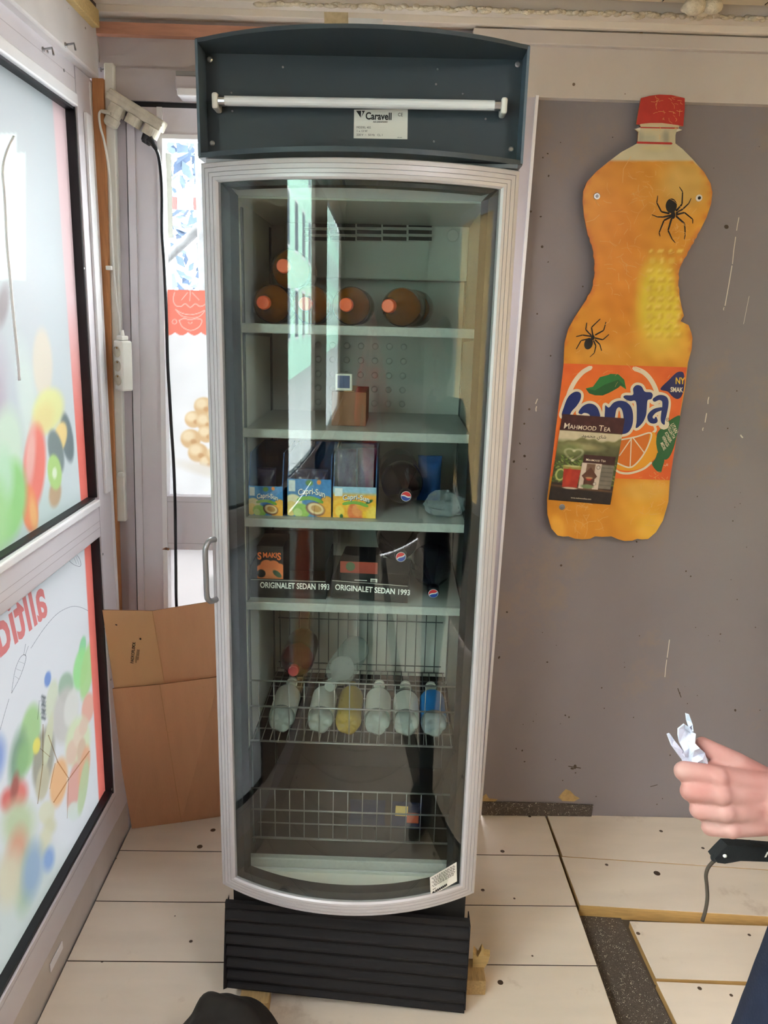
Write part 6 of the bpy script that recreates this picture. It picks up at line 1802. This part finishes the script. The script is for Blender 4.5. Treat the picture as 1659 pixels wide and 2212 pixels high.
# ================================================================== PEOPLE
def lerp(a, b, t): return Vector(a)+(Vector(b)-Vector(a))*t
def head_geo(c, facing):
    """head about 0.235 high centred on c, looking along facing (horizontal)"""
    f_ = Vector(facing).normalized(); s_ = Vector((0, 0, 1)).cross(f_)
    q = Matrix((s_, f_, Vector((0, 0, 1)))).transposed().to_quaternion()
    c = Vector(c)
    subs = [ellipsoid_geo(c+Vector((0, 0, 0.03)), (0.074, 0.094, 0.092), q), ellipsoid_geo(c+f_*0.022+Vector((0, 0, -0.045)), (0.056, 0.066, 0.072), q),
            ellipsoid_geo(c+f_*0.100+Vector((0, 0, -0.012)), (0.011, 0.017, 0.022), q), ellipsoid_geo(c+f_*0.092+Vector((0, 0, 0.018)), (0.045, 0.010, 0.009), q),
            ellipsoid_geo(c+f_*0.086+Vector((0, 0, -0.050)), (0.024, 0.012, 0.010), q), ellipsoid_geo(c+f_*0.078+Vector((0, 0, -0.095)), (0.020, 0.014, 0.014), q)]
    for s in (-1, 1):
        subs.append(ellipsoid_geo(c+s_*s*0.078+Vector((0, 0, -0.002)), (0.008, 0.017, 0.030), q))
    return subs, q, f_, s_
def add_face(parent, c, q, f_, s_):
    for s in (-1, 1):
        mesh('eye', *ellipsoid_geo(Vector(c)+f_*0.086+s_*s*0.032+Vector((0, 0, 0.004)), (0.012, 0.008, 0.008), q, 12, 8), 'sticker_white', parent, smooth=True)
        mesh('pupil', *ellipsoid_geo(Vector(c)+f_*0.0935+s_*s*0.032+Vector((0, 0, 0.004)), (0.0048, 0.003, 0.0048), q, 10, 6), 'ink_black', parent, smooth=True)
        mesh('eyebrow', *ellipsoid_geo(Vector(c)+f_*0.094+s_*s*0.032+Vector((0, 0, 0.022)), (0.018, 0.005, 0.004), q, 10, 6), 'hair', parent, smooth=True)
    mesh('mouth', *ellipsoid_geo(Vector(c)+f_*0.096+Vector((0, 0, -0.050)), (0.022, 0.005, 0.006), q, 12, 6), mat('lips', (190, 104, 96), 0.5), parent, smooth=True)
def hair_mesh(parent, c, q, f_, col='hair'):
    V, F_ = blob_mesh([], 0.008, 3, subs=[ellipsoid_geo(Vector(c)-f_*0.018+Vector((0, 0, 0.052)), (0.084, 0.096, 0.086), q), ellipsoid_geo(Vector(c)-f_*0.050+Vector((0, 0, 0.0)), (0.078, 0.062, 0.085), q)])
    mesh('hair', V, F_, col, parent, smooth=True)

# ---- person on the right edge: left hand with a crumpled paper, black open jacket, navy trousers
pr_ = thing('person', 'person in black jacket and navy trousers at the right edge holding crumpled paper', 'person', (0.70, 0.80, 0.0))
H = lambda x, y, z: atD(x, y, z)
zc = 0.865
mcp = [H(1549, 1678, zc-0.006), H(1556, 1714, zc-0.011), H(1564, 1752, zc-0.010), H(1577, 1789, zc-0.003)]
pip = [H(1478, 1666, zc+0.000), H(1491, 1709, zc-0.005), H(1510, 1749, zc-0.004), H(1534, 1787, zc+0.004)]
dip = [H(1484, 1674, zc+0.034), H(1496, 1715, zc+0.034), H(1514, 1752, zc+0.034), H(1536, 1787, zc+0.034)]
tip = [H(1518, 1680, zc+0.046), H(1530, 1718, zc+0.046), H(1546, 1752, zc+0.046), H(1563, 1786, zc+0.044)]
fr_ = [0.0116, 0.0114, 0.0107, 0.0098]
wr = H(1672, 1735, zc+0.004)
segs = []
for i in range(4):
    r = fr_[i]
    segs += [(mcp[i], r*1.10, pip[i], r), (pip[i], r, dip[i], r*0.9), (dip[i], r*0.9, tip[i], r*0.78)]
    root = lerp(wr, mcp[i], 0.10)+UP*(0.016-0.011*i)
    segs += [(root, 0.016, mcp[i], r*1.10), (mcp[i]-FW*0.002, r*1.12, mcp[i]-FW*0.0025, r*1.12)]
segs += [(lerp(mcp[0], mcp[1], 0.5)+FW*0.006, 0.014, wr+UP*0.010, 0.020), (lerp(mcp[1], mcp[2], 0.5)+FW*0.006, 0.014, wr, 0.021), (lerp(mcp[2], mcp[3], 0.5)+FW*0.008, 0.014, wr-UP*0.010, 0.020),
         (mcp[0]+FW*0.010, 0.013, mcp[3]+FW*0.012, 0.012)]
# thumb
th = [H(1642, 1690, zc+0.018), H(1592, 1652, zc+0.014), H(1549, 1628, zc+0.016), H(1517, 1607, zc+0.020)]
segs += [(wr+UP*0.012+FW*0.008, 0.019, th[0], 0.020), (th[0], 0.020, th[1], 0.0142), (th[1], 0.0142, th[2], 0.0118), (th[2], 0.0118, th[3], 0.0085), (th[0], 0.018, mcp[0]+FW*0.012, 0.013), (th[1]+FW*0.004, 0.010, mcp[0]+FW*0.014, 0.011)]
el = Vector((0.745, 0.64, 1.13)); shd_ = Vector((0.715, 0.60, 1.42))
segs += [(wr, 0.029, lerp(wr, el, 0.3), 0.031)]
hv, hf = blob_mesh(segs, 0.0022, 2, 0.45, seg=16)
# body below the clothes
pel, chest, neck, headc = Vector((0.715, 0.80, 0.98)), Vector((0.725, 0.80, 1.30)), Vector((0.70, 0.80, 1.47)), Vector((0.675, 0.80, 1.60))
sR = Vector((0.75, 0.99, 1.42)); eR = Vector((0.86, 1.06, 1.15)); wR = Vector((0.84, 1.03, 0.92))
hipL, hipR = Vector((0.725, 0.715, 0.95)), Vector((0.705, 0.885, 0.95))
kL, kR = Vector((0.71, 0.72, 0.50)), Vector((0.605, 0.90, 0.50)); aL, aR = Vector((0.74, 0.72, 0.10)), Vector((0.64, 0.90, 0.10))
hs, hq, hf_, hsd = head_geo(headc, (-1, 0.15, 0))
bseg = [(pel, 0.10, chest, 0.115), (chest, 0.11, neck-Vector((0, 0, 0.04)), 0.07), (neck-Vector((0, 0, 0.04)), 0.055, headc, 0.05), (shd_, 0.055, el, 0.042), (el, 0.042, lerp(wr, el, 0.2), 0.031), (chest+Vector((0, 0, 0.08)), 0.09, shd_, 0.055),
        (chest+Vector((0, 0, 0.08)), 0.09, sR, 0.055), (sR, 0.05, eR, 0.040), (eR, 0.040, wR, 0.028), (wR, 0.026, wR+Vector((-0.02, -0.02, -0.09)), 0.030), (hipL, 0.085, kL, 0.058), (kL, 0.055, aL, 0.038), (hipR, 0.085, kR, 0.058), (kR, 0.055, aR, 0.038), (hipL, 0.085, hipR, 0.085)]
for k in range(4):
    bs_ = wR+Vector((-0.02+0.004*k, -0.045+0.016*k, -0.10)); bseg += [(bs_, 0.010, bs_+Vector((-0.01, 0, -0.04)), 0.009), (bs_+Vector((-0.01, 0, -0.04)), 0.009, bs_+Vector((0.008, 0, -0.07)), 0.007)]
bseg += [(wR+Vector((-0.03, -0.02, -0.05)), 0.012, wR+Vector((-0.055, -0.04, -0.10)), 0.009)]
bv, bf = blob_mesh(bseg, 0.010, 4, 0.5, subs=hs)
V, Fc = join_geo((bv, bf), (hv, hf))
body = mesh('body', V, Fc, 'skin', pr_, smooth=True)
hair_mesh(pr_, headc, hq, hf_); add_face(pr_, headc, hq, hf_, hsd)
# thumb nail (left thumb, edge-on)
# trousers
tv, tf_ = blob_mesh([(pel+Vector((0, 0, -0.02)), 0.118, pel+Vector((0, 0, 0.06)), 0.122), (hipL, 0.108, kL, 0.080), (kL, 0.080, aL, 0.066), (hipR, 0.108, kR, 0.080), (kR, 0.080, aR, 0.066), (hipL, 0.10, hipR, 0.10)], 0.011, 3)
mesh('trousers', tv, tf_, 'navy_cloth', pr_, smooth=True)
# jacket: torso, sleeves, open flap with hem
cuffL = lerp(wr, el, 0.02)
jv, jf = blob_mesh([(pel+Vector((0.02, 0, 0.10)), 0.135, chest, 0.140), (chest, 0.138, neck-Vector((0, 0, 0.05)), 0.085), (chest+Vector((0, 0, 0.08)), 0.115, shd_, 0.080), (chest+Vector((0, 0, 0.08)), 0.115, sR, 0.080),
                    (shd_, 0.078, el, 0.062), (el, 0.062, lerp(wr, el, 0.16), 0.047), (sR, 0.075, eR, 0.060), (eR, 0.060, wR, 0.042), (pel+Vector((0.02, -0.06, 0.12)), 0.10, chest+Vector((0, -0.06, 0)), 0.11)], 0.010, 3)
mesh('jacket', jv, jf, 'black_cloth', pr_, smooth=True)
cv_, cf_ = [], []
mesh('cuff', *tube_geo([lerp(wr, el, 0.045), lerp(wr, el, 0.09), lerp(wr, el, 0.20)], [0.043, 0.046, 0.048], 20, False), 'black_cloth', pr_, smooth=True)
# hanging jacket front edge with cord stopper
fq = [(1572, 1826), (1615, 1828), (1665, 1832), (1720, 1836), (1720, 1870), (1660, 1862), (1600, 1860), (1566, 1866), (1550, 1864), (1544, 1855), (1556, 1842)]
FV = [H(x, y, 0.93) for x, y in fq]
n = len(FV)
fl_ = mesh('jacket_front', FV+[p_+FW*0.02 for p_ in FV], [tuple(range(n-1, -1, -1)), tuple(range(n, 2*n))]+[(i, (i+1) % n, (i+1) % n+n, i+n) for i in range(n)], 'black_cloth', pr_)
mesh('snap', *ellipsoid_geo(H(1566, 1849, 0.928), (0.0026, 0.002, 0.0022), None, 10, 6), 'sticker_white', fl_, smooth=True)
mesh('reflective_mark', [H(1651, 1852, 0.9285), H(1657, 1840, 0.9285), H(1661, 1840, 0.9285), H(1655, 1852, 0.9285)], [(0, 1, 2, 3)], 'sticker_white', fl_)
cp_ = [Vector(q) for q in crom([H(x, y, 0.94) for x, y in [(1548, 1856), (1538, 1864), (1529, 1876), (1525, 1892), (1527, 1915), (1528, 1940), (1524, 1966), (1517, 1990)]], 5)]
mesh('drawcord', *tube_geo(cp_, 0.0022, 8), 'cord_brown', fl_, smooth=True)
mesh('stopper', *ellipsoid_geo(H(1545, 1853, 0.938), (0.006, 0.005, 0.005), None, 10, 6), 'black_cloth', fl_, smooth=True)
# shoes
for a_ in (aL, aR):
    v, f = blob_mesh([], 0.008, 3, subs=[ellipsoid_geo((a_.x-0.06, a_.y, 0.045), (0.135, 0.048, 0.045)), ellipsoid_geo((a_.x+0.01, a_.y, 0.07), (0.055, 0.045, 0.06))])
    v = [(x, y, max(z, 0.001)) for x, y, z in v]
    mesh('shoe', v, f, 'black_cloth', pr_, smooth=True)
# crumpled paper in the hand
pp = thing('crumpled_paper', 'crumpled white paper held in the hand at the right edge', 'paper', H(1515, 1655, zc+0.012))
pz = lambda pts, d0: [H(1400+x/5.822, 1520+y/5.822, zc+d) for (x, y), d in zip(pts, d0)]
def crump(nm, out2, inner, dz, seed):
    rs_ = random.Random(seed)
    pts = [Vector(p_) for p_ in out2+inner]; n_ = len(out2)
    t_ = delaunay_2d_cdt(pts, [(i, (i+1) % n_) for i in range(n_)], [list(range(n_))], 1, 1e-4)
    dep = [dz+rs_.uniform(-0.009, 0.009) for _ in t_[0]]
    A_ = pz([(p_.x, p_.y) for p_ in t_[0]], dep)
    B_ = [p_+FW*0.0035 for p_ in A_]; k_ = len(A_)
    Fc = [tuple(q) for q in t_[2]]+[tuple(i+k_ for i in q[::-1]) for q in t_[2]]
    cnt = {}
    for q in t_[2]:
        for i in range(3):
            e_ = tuple(sorted((q[i], q[(i+1) % 3]))); cnt[e_] = cnt.get(e_, 0)+1
    Fc += [(a_, b_, b_+k_, a_+k_) for (a_, b_), c_ in cnt.items() if c_ == 1]
    mesh(nm, A_+B_, Fc, 'paper_white', pp)
crump('crumple', [(385, 320), (460, 258), (520, 300), (545, 350), (600, 380), (590, 500), (650, 560), (715, 620), (775, 815), (760, 900), (560, 880), (470, 800), (415, 665), (455, 600), (400, 490), (383, 400)],
      [(440, 390), (530, 360), (500, 470), (560, 430), (520, 560), (580, 590), (640, 640), (560, 680), (620, 740), (690, 700), (500, 680), (530, 760), (680, 800), (460, 320)], 0.006, 3)
crump('fold', [(480, 125), (515, 135), (560, 260), (572, 350), (545, 352), (520, 300), (490, 210)], [(520, 220), (540, 300)], 0.009, 4)
crump('fold', [(245, 390), (275, 378), (330, 460), (445, 600), (470, 680), (425, 700), (380, 640), (300, 530)], [(300, 460), (370, 560), (420, 630)], 0.002, 5)

# ---- photographer in a red jacket, seen only as a reflection in the curved glass
ph = thing('person', 'person in a red jacket reflected in the refrigerator door', 'person', (0.10, -0.52, 0))
hc = Vector((0.10, -0.50, 1.66))
hs, hq, hf_, hsd = head_geo(hc, (0, 1, 0))
ch = Vector((0.10, -0.54, 1.32)); pe = Vector((0.10, -0.54, 0.98))
aw = [Vector((-0.02, -0.16, 1.60)), Vector((0.20, -0.18, 1.58))]; ae = [Vector((-0.14, -0.38, 1.30)), Vector((0.34, -0.38, 1.30))]; as_ = [Vector((-0.10, -0.54, 1.44)), Vector((0.30, -0.54, 1.44))]
sg_ = [(pe, 0.10, ch, 0.11), (ch, 0.11, hc-Vector((0, 0.02, 0.15)), 0.06), (hc-Vector((0, 0.02, 0.17)), 0.052, hc, 0.05)]
for i in (0, 1):
    sg_ += [(as_[i], 0.05, ae[i], 0.04), (ae[i], 0.04, aw[i], 0.028), (ch+Vector((0, 0, 0.08)), 0.09, as_[i], 0.05)]
    ctr = aw[i]+Vector((0.02*(1-2*i), 0.02, 0.03)); sg_ += [(aw[i], 0.028, ctr, 0.028)]
    for k in range(4):
        b0_ = ctr+Vector((0.012*(1-2*i), 0.012, 0.03-0.018*k)); sg_ += [(b0_, 0.009, b0_+Vector((0.035*(1-2*i), 0.02, 0.004)), 0.008)]
    sg_ += [(ctr, 0.012, ctr+Vector((0.03*(1-2*i), -0.015, 0.02)), 0.009)]
    hx = 0.02 if i == 0 else 0.18
    sg_ += [(Vector((hx, -0.54, 0.95)), 0.085, Vector((hx, -0.53, 0.5)), 0.058), (Vector((hx, -0.53, 0.5)), 0.055, Vector((hx, -0.55, 0.1)), 0.038)]
v, f = blob_mesh(sg_, 0.011, 4, subs=hs)
mesh('body', v, f, 'skin', ph, smooth=True)
hair_mesh(ph, hc, hq, hf_); add_face(ph, hc, hq, hf_, hsd)
js = [(pe+Vector((0, 0, 0.02)), 0.135, ch, 0.14), (ch, 0.138, hc-Vector((0, 0.02, 0.20)), 0.08)]
ts = []
for i in (0, 1):
    js += [(as_[i], 0.075, ae[i], 0.06), (ae[i], 0.06, lerp(ae[i], aw[i], 0.85), 0.045), (ch+Vector((0, 0, 0.08)), 0.115, as_[i], 0.076)]
    hx = 0.02 if i == 0 else 0.18
    ts += [(Vector((hx, -0.54, 0.98)), 0.105, Vector((hx, -0.53, 0.5)), 0.08), (Vector((hx, -0.53, 0.5)), 0.08, Vector((hx, -0.55, 0.1)), 0.066)]
v, f = blob_mesh(js, 0.012, 3); mesh('jacket', v, f, 'red_cloth', ph, smooth=True)
v, f = blob_mesh(ts, 0.012, 3); mesh('trousers', v, f, 'black_cloth', ph, smooth=True)
for hx in (0.02, 0.18):
    v, f = blob_mesh([], 0.009, 3, subs=[ellipsoid_geo((hx, -0.49, 0.045), (0.048, 0.135, 0.045)), ellipsoid_geo((hx, -0.555, 0.07), (0.045, 0.055, 0.06))])
    mesh('shoe', [(x, y, max(z, 0.001)) for x, y, z in v], f, 'black_cloth', ph, smooth=True)
